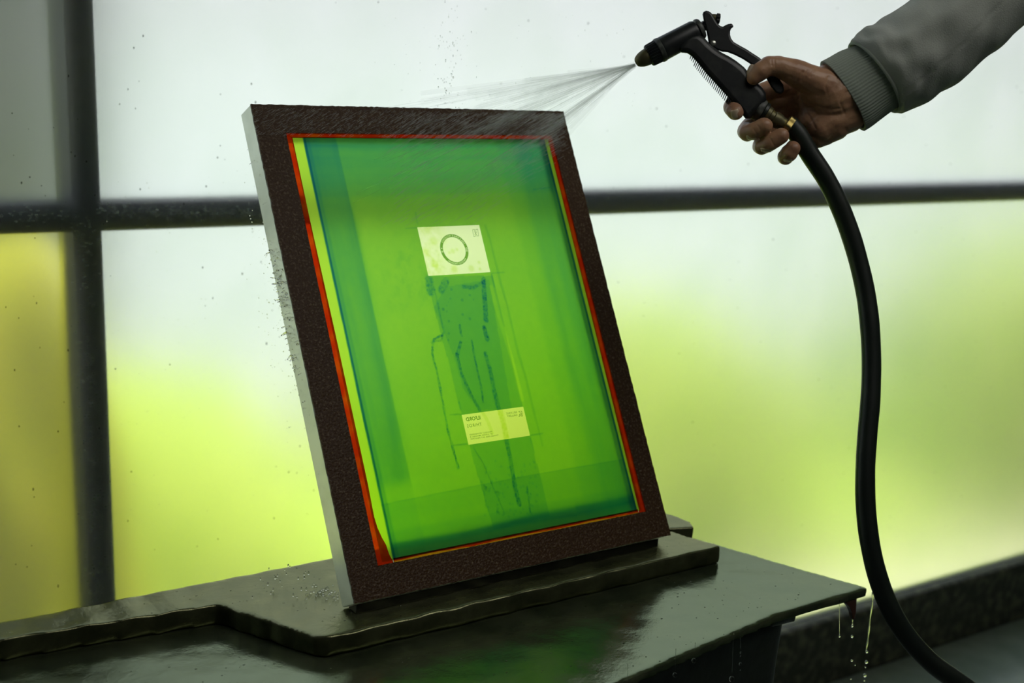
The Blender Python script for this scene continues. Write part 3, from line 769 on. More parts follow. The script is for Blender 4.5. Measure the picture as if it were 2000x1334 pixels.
def lat(name, p, prof, mat, parent=None, seg=40, rib=None, d=0, axis=None):
    return lathe(name, hp(*p, d), ax if axis is None else axis, prof, mat, parent or gun, seg, rib)
mm = .001
lat('barrel', (1361, 60), [(-1*mm, 9*mm), (0, 11.5*mm), (3*mm, 12.7*mm), (40*mm, 13.2*mm), (43*mm, 13.3*mm), (45*mm, 12.6*mm)], MT['gun'], seg=48)
lat('barrel_ring', (1287, 99), [(-4*mm, 13.3*mm), (-3.6*mm, 13.7*mm), (0, 13.8*mm), (1*mm, 13.2*mm), (1.4*mm, 11*mm)], MT['collar'], seg=48)
lat('grip_ring', (1285, 100), [(-1*mm, 10*mm), (0, 12.4*mm), (10.0*mm, 12.0*mm), (11.5*mm, 11.2*mm), (12*mm, 9*mm)], MT['gun'], seg=144, rib=lambda a, t: 1+.035*(1 if math.sin(a*24) > 0 else -1))
lat('nozzle_tip', (1266, 110), [(-1*mm, 9*mm), (0, 9.6*mm), (5*mm, 9.0*mm), (9*mm, 8.0*mm), (12.5*mm, 6.4*mm), (14.5*mm, 4.8*mm), (15.3*mm, 3.2*mm), (14.6*mm, 2.6*mm), (12*mm, 2.4*mm)], MT['brassdull'], seg=40)
# end cap, spring seat and adjusting screw at the back of the barrel
lat('end_cap', (1366, 57), [(-3*mm, 10.5*mm), (-1.6*mm, 11.6*mm), (0, 12.0*mm), (1.5*mm, 11.8*mm)], MT['collar'], seg=36)
lat('valve_stem', (1372, 53), [(-4.5*mm, 3.4*mm), (-3.5*mm, 4.2*mm), (1*mm, 4.2*mm), (2*mm, 5*mm), (4*mm, 5*mm)], MT['steel'], seg=24)
lat('screw_nut', (1373, 52), [(-4.2*mm, 4*mm), (-3.6*mm, 5.6*mm), (-1*mm, 5.6*mm), (-.2*mm, 5*mm)], MT['gun'], seg=24, rib=lambda a, t: 1+.10*math.cos(a*6))
lat('screw_nut', (1368, 67), [(-3.5*mm, 3*mm), (-2.5*mm, 4.6*mm), (1*mm, 4.8*mm)], MT['collar'], seg=24, rib=lambda a, t: 1+.08*math.cos(a*6))
body = [(1322,92),(1331,103),(1342,104),(1351,110),(1362,122),(1380,144),(1402,168),(1422,190),(1437,208),(1447,221),(1456,232),(1466,232),(1484,212),(1497,196),
        (1496,182),(1488,170),(1475,158),(1466,146),(1453,131),(1438,119),(1424,110),(1410,103),(1398,95),(1385,84),(1376,74),(1366,66),(1350,66),(1336,76)]
gprism('grip', body, -12, 12, MT['gun'], .006, seg=5)
# lever with thumb lobe, curling horn and long tail
lever = [(1372,28),(1374,23),(1379,21),(1385,22),(1390,26),(1394,33),(1398,40),(1402,46),(1407,51),(1412,52),(1417,49),(1422,47),(1428,46),(1433,49),(1432,53),(1428,56),(1426,61),(1426,68),(1428,75),(1433,82),(1445,89),(1458,96),(1470,104),(1481,111),(1494,121),(1508,134),(1520,150),(1530,166),(1532,177),(1526,184),(1515,181),(1506,170),
         (1496,152),(1484,140),(1474,132),(1464,124),(1450,115),(1434,107),(1421,102),(1410,101),(1399,97),(1389,90),(1384,84),(1382,72),(1379,58),(1375,44)]
gprism('trigger_lever', lever, -6.5, 6.5, MT['gun'], .0028, seg=4)
lathe('lever_knob', hp(1394, 35, 0), hv(1, .12, 0), [(-3*mm, 4*mm), (-1*mm, 4.2*mm), (2*mm, 4.4*mm)], MT['brassdull'], gun, 24, None)
lathe('lever_knob', hp(1399, 36, 0), hv(1, .12, 0), [(-.5*mm, 4*mm), (0, 5.4*mm), (3.2*mm, 5.4*mm), (4*mm, 4.6*mm)], MT['gun'], gun, 48, lambda a, t: 1+.09*math.cos(a*7))
lathe('pivot_rivet', hp(1392.5, 84.5, 6.2), -FWD, [(0, 3.4*mm), (1.0*mm, 3.3*mm), (1.8*mm, 2.6*mm), (2.2*mm, 1.2*mm), (2.3*mm, .2*mm)], MT['steel'], gun, 28)
# comb teeth along the front of the grip, one by one
fe = [np.array(p, float) for p in ((1349,108),(1362,122),(1380,144),(1402,168),(1422,190),(1438,209))]
cum = [0]
for a, b in zip(fe[:-1], fe[1:]): cum.append(cum[-1]+np.linalg.norm(b-a))
tooth_me = None
NT = 30
for k in range(NT):
    s_ = cum[-1]*(k+.3)/NT; i = max(j for j in range(len(cum)-1) if cum[j] <= s_); t = (s_-cum[i])/(cum[i+1]-cum[i]); p = fe[i]+(fe[i+1]-fe[i])*t
    tg = (fe[i+1]-fe[i])/np.linalg.norm(fe[i+1]-fe[i]); nr = np.array([-tg[1], tg[0]])      # outward: down-left
    if nr[0] > 0: nr = -nr
    dr = nr*.86+tg*.42; dr /= np.linalg.norm(dr)
    ln = 11 if k > 2 else 7
    a0 = p-dr*5; a1 = p+dr*ln; wd = tg*1.35
    V = []
    for d_ in (-9, 9):
        for q_ in (a0-wd, a0+wd, a1+wd*.6, a1-wd*.6): V.append(hp(q_[0], q_[1], d_))
    F = [(0,1,2,3), (7,6,5,4), (0,4,5,1), (1,5,6,2), (2,6,7,3), (3,7,4,0)]
    link_mesh('grip_tooth', V, F, MT['gun'], gun, origin=V[0])
# fittings between the grip and the hose: black swivel, seam, brass coupling and nut
fx = hv(.855, .52, 0); fx = fx/np.linalg.norm(fx)
fo = hp(1481, 213, -1)
lathe('swivel_collar', fo, fx, [(-3*mm, 11*mm), (-1*mm, 12.6*mm), (4*mm, 12.6*mm), (5*mm, 12*mm), (5.4*mm, 11*mm)], MT['collar'], gun, 40)
lathe('swivel_collar', fo+fx*6*mm, fx, [(-.6*mm, 10.5*mm), (0, 11.6*mm), (3*mm, 11.6*mm), (4*mm, 10*mm)], MT['rubber'], gun, 40)
lathe('coupling', fo+fx*10*mm, fx, [(-1*mm, 8*mm), (0, 9.6*mm), (4*mm, 9.4*mm), (5*mm, 7.8*mm), (9*mm, 7.6*mm), (10*mm, 8.6*mm), (17*mm, 8.6*mm), (19*mm, 7.5*mm), (31*mm, 7.3*mm), (34*mm, 7*mm)], MT['brassdull'], gun, 40)
lathe('hex_nut', hp(1534, 243, 0), hv(.80,.60,0), [(-1*mm, 9*mm), (0, 11.8*mm), (6*mm, 11.8*mm), (7*mm, 10*mm)], MT['brass'], gun, 48, lambda a, t: 1+.07*math.cos(a*6))

# ---------------------------------------------------------------- hose
hpts = [(1541, 243, 0), (1549, 251, -1), (1562, 268, -2), (1583, 303, -4), (1612, 347, -6), (1637, 396, -8), (1659, 452, -10), (1677, 512, -10), (1691, 575, -8), (1699, 640, -4), (1702, 710, 0), (1700, 780, 6),
        (1694, 850, 12), (1690, 920, 18), (1691, 990, 22), (1699, 1060, 26), (1714, 1125, 28), (1737, 1185, 28), (1770, 1240, 26), (1818, 1293, 22), (1880, 1338, 16)]
HP_ = [hp(*p) for p in hpts]
e = HP_[-1]; dv = HP_[-1]-HP_[-2]; dv = dv/np.linalg.norm(dv)
HP_ += [e+dv*.06, e+dv*.13+np.array([0, 0, -.008]), e+dv*.22+np.array([.0, 0, -.05]), e+dv*.30+np.array([.04, 0, -.20]), e+dv*.34+np.array([.08, 0, -.45]), np.array([e[0]+.42, e[1]-.16, .10]), np.array([e[0]+.80, e[1]-.02, .0115]), np.array([e[0]+1.3, e[1]+.1, .0115]), np.array([e[0]+1.9, e[1]-.3, .0115])]
P = catmull(HP_, 10); L_ = [0]
for a, b in zip(P[:-1], P[1:]): L_.append(L_[-1]+np.linalg.norm(b-a))
Rr = [.0107*(1+.010*math.sin(l*60)+.006*math.sin(l*137)) for l in L_]
V, F = tube_geo(P, Rr, 28)
hose = link_mesh('garden_hose', V, F, MT['rubber'], None, True, origin=P[-1])
tag(hose, 'thick black rubber hose curving down from the held hose gun to the floor', 'hose')

# ---------------------------------------------------------------- person: hand, cuff and sleeve
person = empty('person', hp(1640, 190, -10))
tag(person, 'person in grey sweatshirt gripping the hose gun, only forearm and hand in view', 'person')
def P3(px, py, d): return hp(px, py, d)
caps = []; mmpx = PX
def cap(a, b, ra, rb): caps.append((P3(*a), P3(*b), ra*PX, rb*PX))       # radii in photograph pixels
def chain(pts):
    for (a, b) in zip(pts[:-1], pts[1:]): cap(a[:3], b[:3], a[3], b[3])
# thumb: metacarpal, proximal, distal
chain([(1622, 172, -4, 34), (1585, 158, 2, 31), (1548, 140, 9, 25.5), (1522, 130, 13, 20.5), (1501, 129, 15, 19.5), (1486, 139, 16, 18), (1473, 152, 15, 14.5)])
# index: knuckle, behind the grip, round to the tip
chain([(1590, 160, -30, 28), (1548, 160, -34, 23), (1498, 178, -34, 20), (1450, 194, -28, 18.5), (1434, 203, -16, 18.5), (1431, 209, -4, 18.5), (1434, 216, 7, 17), (1436, 219, 10, 16)])
chain([(1600, 182, -32, 30), (1556, 200, -36, 22), (1508, 228, -36, 19), (1466, 246, -28, 18), (1457, 256, -14, 17.5), (1460, 259, 0, 17), (1474, 255, 10, 17), (1493, 246, 15, 16)])
chain([(1610, 206, -32, 30), (1570, 232, -36, 21), (1528, 258, -34, 18.5), (1494, 276, -26, 17), (1485, 285, -12, 16.5), (1489, 287, 1, 16), (1504, 279, 10, 16.5), (1526, 265, 14, 15.5)])
chain([(1616, 226, -30, 28), (1586, 258, -32, 19), (1558, 282, -28, 16.5), (1541, 297, -18, 15.5), (1533, 306, -6, 15), (1535, 307, 2, 15), (1542, 300, 9, 16), (1549, 290, 12, 14.5)])
# palm, thenar and hypothenar pads, wrist
cap((1600, 175, -26), (1640, 185, -20), 44, 44)
cap((1596, 200, -26), (1620, 240, -24), 40, 38)
cap((1590, 235, -22), (1612, 262, -16), 34, 22)
cap((1606, 250, -12), (1656, 222, -12), 30, 38)
cap((1596, 268, -16), (1630, 246, -12), 22, 30)
cap((1598, 176, -8), (1646, 180, -8), 37, 44)
cap((1632, 190, -14), (1700, 158, -12), 56, 52)
cap((1622, 158, -12), (1650, 165, -12), 36, 50)
cap((1568, 196, -34), (1612, 220, -30), 26, 30)
cap((1520, 178, -42), (1590, 178, -38), 24, 36)
cap((1516, 208, -40), (1590, 220, -36), 22, 30)
cap((1548, 240, -38), (1596, 250, -30), 20, 24)
def capsule_geo(a, b, ra, rb, V, F, seg=18, rings=7):
    d = b-a; L = np.linalg.norm(d); d = d/L; _, u, v = frame_axes(d); k0 = len(V); rows = 0
    for i in range(1, rings):                       # start cap
        t = -math.pi/2+ (math.pi/2)*i/rings; c_ = a+d*ra*math.sin(t); r_ = ra*math.cos(t); rows += 1
        for k in range(seg): q_ = 2*math.pi*k/seg; V.append(c_+(u*math.cos(q_)+v*math.sin(q_))*r_)
    for i in range(0, rings):
        t = (math.pi/2)*i/rings; c_ = b+d*rb*math.sin(t); r_ = rb*math.cos(t)
        if i == 0:
            rows += 1
            for k in range(seg): q_ = 2*math.pi*k/seg; V.append(a+(u*math.cos(q_)+v*math.sin(q_))*ra)
        rows += 1
        for k in range(seg): q_ = 2*math.pi*k/seg; V.append(c_+(u*math.cos(q_)+v*math.sin(q_))*r_)
    for i in range(rows-1):
        for k in range(seg): F.append((k0+i*seg+k, k0+i*seg+(k+1) % seg, k0+(i+1)*seg+(k+1) % seg, k0+(i+1)*seg+k))
    F.append([k0+k for k in range(seg)][::-1]); F.append([k0+(rows-1)*seg+k for k in range(seg)])
V, F = [], []
for c_ in caps: capsule_geo(*c_, V, F)
hand = link_mesh('hand', V, F, MT['skin'], person, True, origin=P3(1600, 200, -20))
m_ = hand.modifiers.new('r', 'REMESH'); m_.mode = 'VOXEL'; m_.voxel_size = .00095; m_.use_smooth_shade = True
m_ = hand.modifiers.new('s', 'SMOOTH'); m_.iterations = 7; m_.factor = .5
apply_mods(hand)
hand['label'] = 'bare hand, thumb over the grip and fingers curled round it'
# creases: displace the surface a little along lines where skin folds
me = hand.data; n = len(me.vertices); Pv = np.empty(n*3); me.vertices.foreach_get('co', Pv); Pv = Pv.reshape(-1, 3)
Nv = np.empty(n*3); me.vertices.foreach_get('normal', Nv); Nv = Nv.reshape(-1, 3)
PW = Pv+P3(1600, 200, -20); rel = PW-CAM; dep = rel@FWD; ppx = CX+FPX*(rel@RIGHT)/dep; ppy = CY+FPX*(rel@DOWN)/dep
front = np.clip(-(Nv@FWD), 0, 1)
disp = np.zeros(n)
for pts, wd, am in (([(1568,140),(1560,150),(1555,160),(1545,170)], 2.2, .9), ([(1578,138),(1573,150),(1566,158)], 2.0, .6), ([(1590,136),(1582,150)], 2.2, .5),
                    ([(1618,150),(1612,170),(1618,190)], 2.5, .5), ([(1560,192),(1590,206),(1622,214),(1640,212)], 3.0, 1.1), ([(1558,205),(1580,225),(1592,250)], 2.6, .8),
                    ([(1652,180),(1640,200),(1650,222)], 2.6, .7), ([(1507,118),(1508,128)], 2.0, .6), ([(1512,118),(1514,130)], 2.0, .5), ([(1500,150),(1506,158)], 2.2, .7),
                    ([(1478,262),(1470,250)], 1.8, .5), ([(1512,284),(1504,270)], 1.8, .5), ([(1484,252),(1479,244)], 1.6, .4), ([(1545,150),(1530,152),(1515,158)], 2.4, .7)):
    a = dist_poly(ppx, ppy, pts); disp -= am*np.exp(-(a/wd)**2)*front
for (cx_, cy_, sx, sy, am) in ((1590,150,22,18,.8),(1640,238,20,14,1.1),(1600,262,16,12,.6),(1585,178,26,16,-.9),(1575,215,16,14,-1.2),(1620,185,20,16,.4)):
    disp += am*np.exp(-((ppx-cx_)/sx)**2-((ppy-cy_)/sy)**2)*front
q = np.random.default_rng(4)
for k in range(26):
    fr = q.normal(0, 1, 3); fr = fr/np.linalg.norm(fr)*q.uniform(150, 700); disp += .045*np.sin(Pv@fr+q.uniform(0, 6.28))
Pv = Pv+Nv*(disp*.001)[:, None]; me.vertices.foreach_set('co', Pv.reshape(-1)); me.update()
# nails: slightly domed plates lying on the fingertips
def nail(c_, along, out, L, Wd, lift=0):
    c_ = np.asarray(c_, float); out = out/np.linalg.norm(out); al = along-out*(along@out); al /= np.linalg.norm(al); si = np.cross(out, al)
    V, F = [], []; nu_, nv_ = 9, 9
    for lay in (0, -.0005):
        for i in range(nu_):
            for j in range(nv_):
                s_ = -1+2*i/(nu_-1); t_ = -1+2*j/(nv_-1); wx = Wd*.5*s_*math.sqrt(max(0, 1-(abs(t_)**4)*.35))
                V.append(c_+al*(L*.5*t_)+si*wx+out*(lay+lift-.0016*s_*s_-.0006*t_*t_))
    o_ = nu_*nv_
    for i in range(nu_-1):
        for j in range(nv_-1):
            a = i*nv_+j; F += [(a, a+1, a+nv_+1, a+nv_), (o_+a, o_+a+nv_, o_+a+nv_+1, o_+a+1)]
    for j in range(nv_-1):
        F += [(j, o_+j, o_+j+1, j+1), ((nu_-1)*nv_+j+1, o_+(nu_-1)*nv_+j+1, o_+(nu_-1)*nv_+j, (nu_-1)*nv_+j)]
    for i in range(nu_-1):
        F += [(i*nv_, (i+1)*nv_, o_+(i+1)*nv_, o_+i*nv_), ((i+1)*nv_+nv_-1, i*nv_+nv_-1, o_+i*nv_+nv_-1, o_+(i+1)*nv_+nv_-1)]
    link_mesh('fingernail', V, F, MT['nail'], person, True, origin=c_)
from mathutils.bvhtree import BVHTree
HO = np.array(hand.location)+np.array(person.location)
bv = BVHTree.FromPolygons([tuple(p) for p in Pv], [tuple(p.vertices) for p in me.polygons])
def surf(px, py, dirw):
    """point of the hand's skin nearest to a ray cast from outside against direction dirw through the pixel's finger centre"""
    c_ = P3(*px_d(px, py)); dirw = dirw/np.linalg.norm(dirw)
    hit = bv.ray_cast(Vector(c_+dirw*.04-P3(1600, 200, -20)), Vector(-dirw))
    return (np.array(hit[0])+P3(1600, 200, -20)) if hit[0] is not None else c_+dirw*.009
def px_d(px, py): return (px, py, 8)
tocam = -FWD
for (cx_, cy_, od, al, L, Wd) in ((1477, 143, hv(-.75, -.25, .75), hv(-.45, .85, 0), .0125, .0115), (1434, 217, hv(-.05, .45, .9), hv(.25, 1, -.3), .0095, .0090),
                                  (1470, 262, hv(-.25, 1.0, .25), hv(1, -.3, .3), .011, .0095), (1497, 288, hv(-.25, 1.0, .3), hv(1, -.6, .2), .0105, .009), (1540, 303, hv(-.1, 1.0, .35), hv(.7, -.8, .3), .0095, .008)):
    s_ = surf(cx_, cy_, od); nail(s_, al, od, L, Wd, .0004)

# sleeve and cuff
def sweep(name, secs, mat, seg, parent, fold=None, closed=True, thick=None):
    """secs: (centre, half axis a, half axis b) ; ellipses lofted with smooth interpolation"""
    C_ = catmull([s_[0] for s_ in secs], 10); A_ = catmull([s_[1] for s_ in secs], 10); B_ = catmull([s_[2] for s_ in secs], 10)
    V, F = [], []; n_ = len(C_)
    for i in range(n_):
        t = i/(n_-1)
        for k in range(seg):
            a = 2*math.pi*k/seg; d_ = A_[i]*math.cos(a)+B_[i]*math.sin(a); f_ = fold(a, t) if fold else 1
            V.append(C_[i]+d_*f_)
    for i in range(n_-1):
        for k in range(seg): F.append((i*seg+k, i*seg+(k+1) % seg, (i+1)*seg+(k+1) % seg, (i+1)*seg+k))
    # turned-in mouth
    base = len(V)
    for k in range(seg):
        V.append(C_[0]+(V[k]-C_[0])*.93+(C_[1]-C_[0])*.4)
    for k in range(seg):
        V.append(C_[0]+(V[k]-C_[0])*.90+(C_[4]-C_[0]))
    for k in range(seg):
        F.append((k, base+k, base+(k+1) % seg, (k+1) % seg)); F.append((base+k, base+seg+k, base+seg+(k+1) % seg, base+(k+1) % seg))
    F.append([(n_-1)*seg+k for k in range(seg)])
    return link_mesh(name, V, F, mat, parent, True, origin=C_[0])
def sec(top, bot, d, hd):
    a = P3(top[0], top[1], d); b = P3(bot[0], bot[1], d); return ((a+b)/2, (a-b)/2, -FWD*hd*.001)
cuff = sweep('cuff', [sec((1603,122), (1688,255), -12, 30), sec((1618,115), (1702,247), -12, 32), sec((1640,103), (1728,228), -12, 33), sec((1664,94), (1752,211), -12, 35), sec((1684,86), (1772,196), -12, 36)],
             MT['rib'], 300, person, fold=lambda a, t: (1+.012*math.sin(a*75))*(1+.02*math.sin(a*3+2*t)))
cuff['label'] = 'ribbed cuff'
def slv(a, t):
    f_ = 1+.018*math.sin(a*5+t*26)*math.exp(-t*2)+.014*math.sin(a*3-t*40+1)+.006*math.sin(a*7+t*70)+.006*math.sin(t*40+a*2)
    # long diagonal folds near the cuff
    for (a0, t0, k_, am, w_) in ((.9, .10, 2.0, .055, .22), (.2, .14, -1.6, .05, .2), (1.7, .2, 1.2, .045, .22), (2.4, .08, -2.2, .04, .2), (1.25, .36, .9, .05, .2), (.5, .5, -1.0, .05, .2)):
        u_ = (a-a0-k_*(t-t0))/w_; f_ += am*math.exp(-u_*u_)*math.exp(-((t-t0)/.16)**2)
    f_ -= .022*math.exp(-((a-(2.3-.8*t))/.028)**2)
    return f_
sleeve = sweep('sleeve', [sec((1661,84), (1754,219), -12, 40), sec((1671,70), (1769,219), -12, 47), sec((1690,58), (1796,206), -12, 51), sec((1716,44), (1830,188), -12, 54), sec((1752,18), (1872,160), -12, 57), sec((1792,-14), (1918,120), -12, 60),
                          sec((1842,-60), (1962,84), -12, 62), sec((1905,-112), (2030,28), -14, 64), sec((2010,-200), (2150,-50), -18, 68), sec((2160,-320), (2320,-160), -26, 74), sec((2330,-450), (2500,-270), -30, 80), sec((2480,-540), (2640,-380), -30, 84)],
               MT['fleece'], 120, person, fold=slv)
sleeve['label'] = 'loose sweatshirt sleeve with seam and folds'
# cuff seam welt where sleeve meets ribbing, and the underarm seam
s0 = sec((1662,86), (1754,217), -12, 40)
W_ = [s0[0]+s0[1]*math.cos(a)*1.0+s0[2]*math.sin(a)*1.0 for a in np.linspace(0, 2*math.pi, 61)]
V, F = tube_geo(W_, .0018, 8); link_mesh('seam_welt', V, F, MT['rib'], person, True, origin=W_[0])

# ---------------------------------------------------------------- water in the air and on things
q = np.random.default_rng(77)
tip = hp(1240, 127, 0)
def pl(px, py, off=.0):                                # point on the screen's face plane (or its extension)
    u_, v_ = f2(px, py); return ORG+EX*u_+EY*v_+EZ*off
def ray_axes(p):
    return p
spray = empty('water_spray', tip)
tag(spray, 'fan of fine water streams from the hose gun onto the upper right of the screen', 'water spray', kind='stuff')
MT['mist'] = veil_mat('mist_water', (.95, .98, .96), .035)
V, F = [], []
VM, FM = [], []
def filament(a, b, r0, r1, V, F):
    d = b-a; L = np.linalg.norm(d); _, u, v = frame_axes(d); k0 = len(V)
    for (c_, r_) in ((a, r0), (a+d*.5, (r0+r1)*.5), (b, r1)):
        for k in range(3):
            t = 2*math.pi*k/3; V.append(c_+(u*math.cos(t)+v*math.sin(t))*r_)
    for i in range(2):
        for k in range(3): F.append((k0+i*3+k, k0+i*3+(k+1) % 3, k0+(i+1)*3+(k+1) % 3, k0+(i+1)*3+k))
targets = []
def beta(n_, lo, hi): return lo+(hi-lo)*n_
for k in range(900):
    m = q.random()
    if m < .30:      # upper jet, skimming over the top edge
        ex, ey = q.normal(930, 110), 0; ey = 190+(1100-ex)*.05+q.normal(0, 14)
    elif m < .62:    # lower jet
        t = q.random(); ex = 1110-260*t+q.normal(0, 14); ey = 240+165*t+q.normal(0, 16)
    else:            # between them, over the face
        t = q.random()**.8; u_ = q.random(); ex = 1100-420*t; ey = 215+(u_)*(20+170*t)*1.0+q.normal(0, 6)
    ex = min(ex, 1108+.25*(ey-215)); end = pl(ex, ey, q.uniform(.001, .006)); s0 = tip+RIGHT*q.normal(0, .0009)+DOWN*q.normal(0, .0012)
    dv = end-s0; a = 0 if q.random() < .5 else q.uniform(0, .75); b = min(1, a+q.beta(1.2, 2.2)*.9+.08) if q.random() < .85 else 1
    r_ = q.uniform(.00010, .00022)
    if k % 4 == 0: filament(s0+dv*a, s0+dv*b, r_*(.8), r_*(1+.6*b), V, F)
    if k % 9: continue
    r2 = q.uniform(.0008, .0020); a2 = 0 if q.random() < .7 else a; b2 = min(1, .12+q.beta(1.1, 1.6)); b2 = max(b2, a2+.1)
    filament(s0+dv*a2, s0+dv*b2, .0008+r2*a2*2, .0008+r2*b2*3.0, VM, FM)
o = link_mesh('mist_streams', VM, FM, MT['mist'], spray, True, origin=tip); o['kind'] = 'stuff'
o = link_mesh('water_streams', V, F, MT['spray'], spray, origin=tip); o['kind'] = 'stuff'
# wet streaks where the spray runs over the face of the frame
V, F = [], []
for k in range(1500):
    t = q.random()**1.3; ex = 1105-330*t+q.normal(0, 16); ey = 218+q.random()**1.2*(60+150*min(t*2, 1))+q.normal(0, 4)
    if ex > 1100+ (ey-215)*.25-4: ex -= 25
    if ey < 212+(ex-490)*.02: ey = 222
    L = q.uniform(8, 34); an = math.atan2(.60+.15*t, 1)-.25*t*0; a = pl(ex, ey, .0012); b = pl(ex-L*math.cos(an), ey+L*math.sin(an)*.92, .0010)
    r_ = q.uniform(.00008, .00020); filament(a, b, r_, r_*.6, V, F)
for k in range(1300):                                  # weaker along the whole top rail
    ex = q.uniform(500, 1090); ey = q.uniform(210, 262); L = q.uniform(3, 12); a = pl(ex, ey+(ex-490)*.02, .0012); b = pl(ex-L*.85, ey+(ex-490)*.02+L*.5, .0010); r_ = q.uniform(.00008, .00018)
    filament(a, b, r_, r_*.6, V, F)
o = link_mesh('surface_streaks', V, F, MT['streak'], spray, origin=tip); o['kind'] = 'stuff'
# fine mist drops in the air
its = []
for k in range(150):
    px, py = (q.normal(878, 14), q.uniform(0, 210)) if k < 80 else (q.uniform(700, 1240), q.uniform(20, 215))
    r_ = q.uniform(.0003, .0009) if k < 80 else q.uniform(.0003, .0006)
    its.append((un(px, py, q.uniform(1.55, 1.75)), np.diag([r_, r_, r_*q.uniform(1, 1.8)])))
for k in range(260):
    its.append((un(q.uniform(0, 2000), q.uniform(0, 1150), q.uniform(1.9, 2.05)) if k < 0 else mark(q.uniform(200, 1150), q.uniform(330, 1000), q.uniform(.50, .70)), q.uniform(.0004, .0009)))
V, F = blobs_geo(its, 1); o = link_mesh('flying_droplets', V, F, MT['drop'], spray, True, origin=tip); o['kind'] = 'stuff'

# splash thrown off the left side of the screen and beads on its face
def side_pt(t, s_):        # t up the left side, s_ from front (0) to back (1)
    return ORG+EY*(FH*t)-EZ*(FT*s_)
its = []
for k in range(130):
    t = min(.95, max(.1, q.normal(.60, .10))); p = side_pt(t, q.uniform(.1, 1.0))
    if q.random() < .42:
        L = q.uniform(.0015, .0055); dirv = -EX*.8-EY*.35-EZ*.3+q.normal(0, .25, 3); dirv /= np.linalg.norm(dirv); _, u, v = frame_axes(dirv)
        A = np.array([dirv*L, u*q.uniform(.0005, .0013), v*q.uniform(.0005, .0013)]); its.append((p+dirv*L*.7, A))
    else:
        r_ = q.uniform(.0005, .0017); its.append((p-EX*r_*q.uniform(-.2, .6), r_))
for k in range(120):
    t = min(.95, max(.15, q.normal(.58, .13))); p = side_pt(t, q.uniform(.2, 1))-EX*abs(q.normal(0, .018))-EY*q.uniform(0, .02); its.append((p, q.uniform(.0003, .0009)))
for k in range(800):                                   # beads on the brown border
    u_, v_ = q.uniform(.001, FW-.001), q.uniform(.001, FH-.001)
    if ix0 < u_ < ix1 and iy0 < v_ < iy1: continue
    r_ = q.uniform(.00022, .0006); its.append((ORG+EX*u_+EY*v_+EZ*.0003, np.array([EX*r_, EY*r_*q.uniform(1, 2.6), EZ*r_*.6])))
V, F = blobs_geo(its, 1); V = (np.array(V)-ORG) @ np.stack([EX, EY, EZ], 1)
o = link_mesh('splashed_drops', V, F, MT['drop'], scr, True); o['kind'] = 'stuff'; o['label'] = 'splashing drops off the left side and beads on the border'

# water beads lying on slab and counter, and a small crown of splash on the slab's left
its = []; its2 = []
bs = BVHTree.FromObject(slab, bpy.context.evaluated_depsgraph_get())
cto = [o for o in counter.children if o.name.startswith('counter_top')][0]
bc = BVHTree.FromObject(cto, bpy.context.evaluated_depsgraph_get())
so, co_ = np.array(slab.location), np.array(cto.location)+np.array(counter.location)
for k in range(620):
    x, y = q.uniform(-.4, .66), q.uniform(-.24, .16)
    h1 = bs.ray_cast(Vector((x, y, 2))-Vector(so), Vector((0, 0, -1))); h2 = bc.ray_cast(Vector((x, y, 2))-Vector(co_), Vector((0, 0, -1)))
    if h1[0] is not None: z = h1[0][2]+so[2]
    elif h2[0] is not None: z = h2[0][2]+co_[2]
    else: continue
    tgt = its if h1[0] is not None else its2
    r_ = q.uniform(.0003, .0010)*(1 if q.random() < .95 else 1.7)
    tgt.append(((x, y, z), np.diag([r_*q.uniform(1, 2), r_, r_*.5])))
for k in range(60):
    c_ = onz(q.normal(632, 26), q.normal(1160, 7), ZS); r_ = q.uniform(.0005, .0018); its.append((c_+np.array([0, 0, abs(q.normal(0, .002))]), np.diag([r_*1.3, r_, r_])))
for k in range(26):
    c_ = onz(q.normal(560, 30), q.normal(1150, 18), ZS); r_ = q.uniform(.0008, .0018); its.append((c_+np.array([0, 0, q.uniform(.002, .02)]), np.diag([r_*.7, r_*.7, r_*1.6])))
for par, it_ in ((slab, its), (counter, its2)):
    V, F = blobs_geo(it_, 1); o = link_mesh('water_beads', V, F, MT['drop'], par, True, origin=it_[0][0]); o['kind'] = 'stuff'

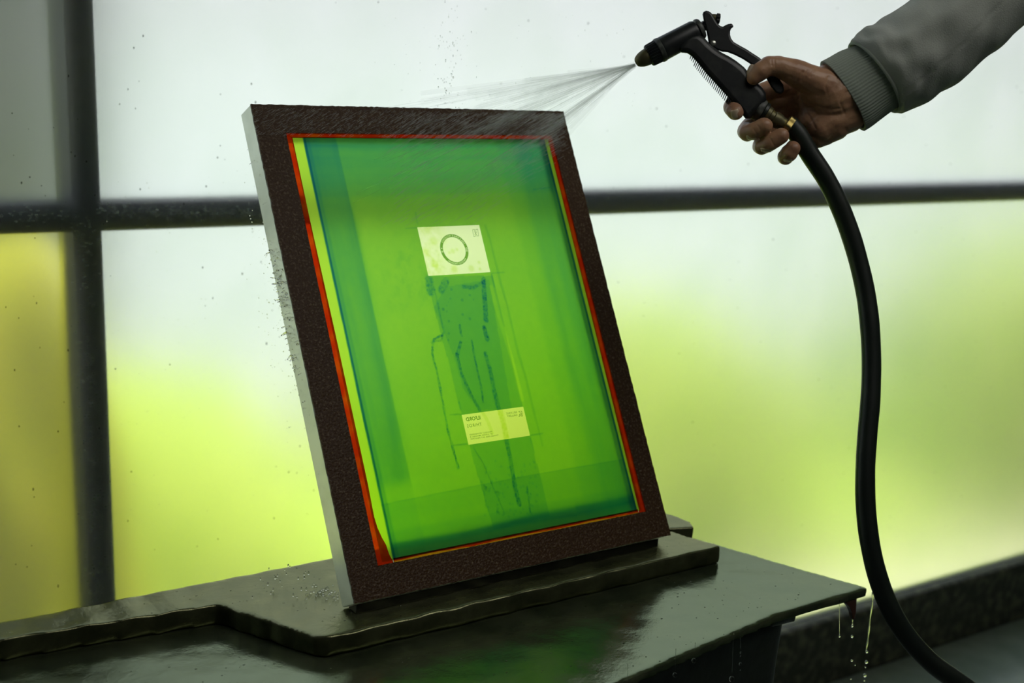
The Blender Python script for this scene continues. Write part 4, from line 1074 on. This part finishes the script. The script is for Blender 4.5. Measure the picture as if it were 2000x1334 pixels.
# strings of water running off the counter's front edge
def drip(label, pts, drops, yoff, width):
    """pts: thread pixels from the edge down; drops: (x, y, radius px)"""
    D0 = pts[0]
    y0 = np.interp(D0[0], [1220, 1520, 1700], [p3[1], p2[1], p1[1]])-yoff
    W3 = lambda px, py: mark(px, py, y0)
    root = empty('water_drip', W3(*D0)); tag(root, label, 'water drip', 'strings of water dripping off the counter edge')
    dep = (W3(*D0)-CAM)@FWD; s_ = dep/FPX
    P = catmull([W3(*p) for p in pts], 6); n_ = len(P)
    R_ = [max(.00012, width*s_*.5*(1+.35*math.sin(i*.9))*(1 if i < n_-2 else .6)) for i in range(n_)]
    V, F = tube_geo(P, R_, 8); link_mesh('water_thread', V, F, MT['drop'], root, True, origin=P[0])
    for (x, y, r_) in drops:
        c_ = W3(x, y); V, F = blobs_geo([(c_, np.diag([r_*s_, r_*s_, r_*s_*1.25]))], 2); link_mesh('droplet', V, F, MT['drop'], root, True, origin=c_)
drip('longest bright water string below the right corner, beside the hose', [(1704,1157),(1704,1175),(1699,1210),(1696,1240),(1693,1262),(1691,1275)], [(1693,1273,2.6),(1692,1293,3.2),(1690,1303,1.4),(1689,1319,3.4),(1688,1329,1.6)], 0, 2.6)
drip('row of drops falling from the tip of the red-brown flap', [(1665,1209),(1665,1216),(1664.5,1221)], [(1664.5,1223,2.0),(1664,1243,2.6),(1663.5,1290,2.2),(1670,1299,1.2),(1662,1326,1.2)], -.0035, 1.6)
drip('hair-thin water thread left of the red-brown flap, ending in one drop', [(1639.5,1172),(1639.3,1210),(1639.5,1241)], [(1639.5,1243,1.9)], 0, .8)
drip('thin water thread with a broken chain of drops, right of the plinth\'s long thread', [(1445,1232),(1446,1240),(1446.5,1255),(1447,1270)], [(1447,1275,2.2),(1447,1282,1.5),(1446,1297,3.0),(1446.5,1309,1.3)], 0, 1.5)
drip('long thin water thread in front of the plinth, ending in a round drop', [(1433,1233),(1432,1260),(1431,1290),(1430,1318)], [(1429,1326,5.4)], 0, 1.1)
drip('short water thread in front of the plinth with a ring-like drop', [(1358,1255),(1357,1270),(1356,1284)], [(1355,1290,4.6)], 0, .9)
drip('faint water thread on the plinth, drop at its end, left of the ring-like drop', [(1320,1267),(1319.5,1290),(1319,1310)], [(1318,1318,4.4)], 0, .8)
drip('faint bare water thread at the left of all drips, low by the picture edge', [(1226,1298),(1226,1312),(1225.5,1330)], [], 0, .7)
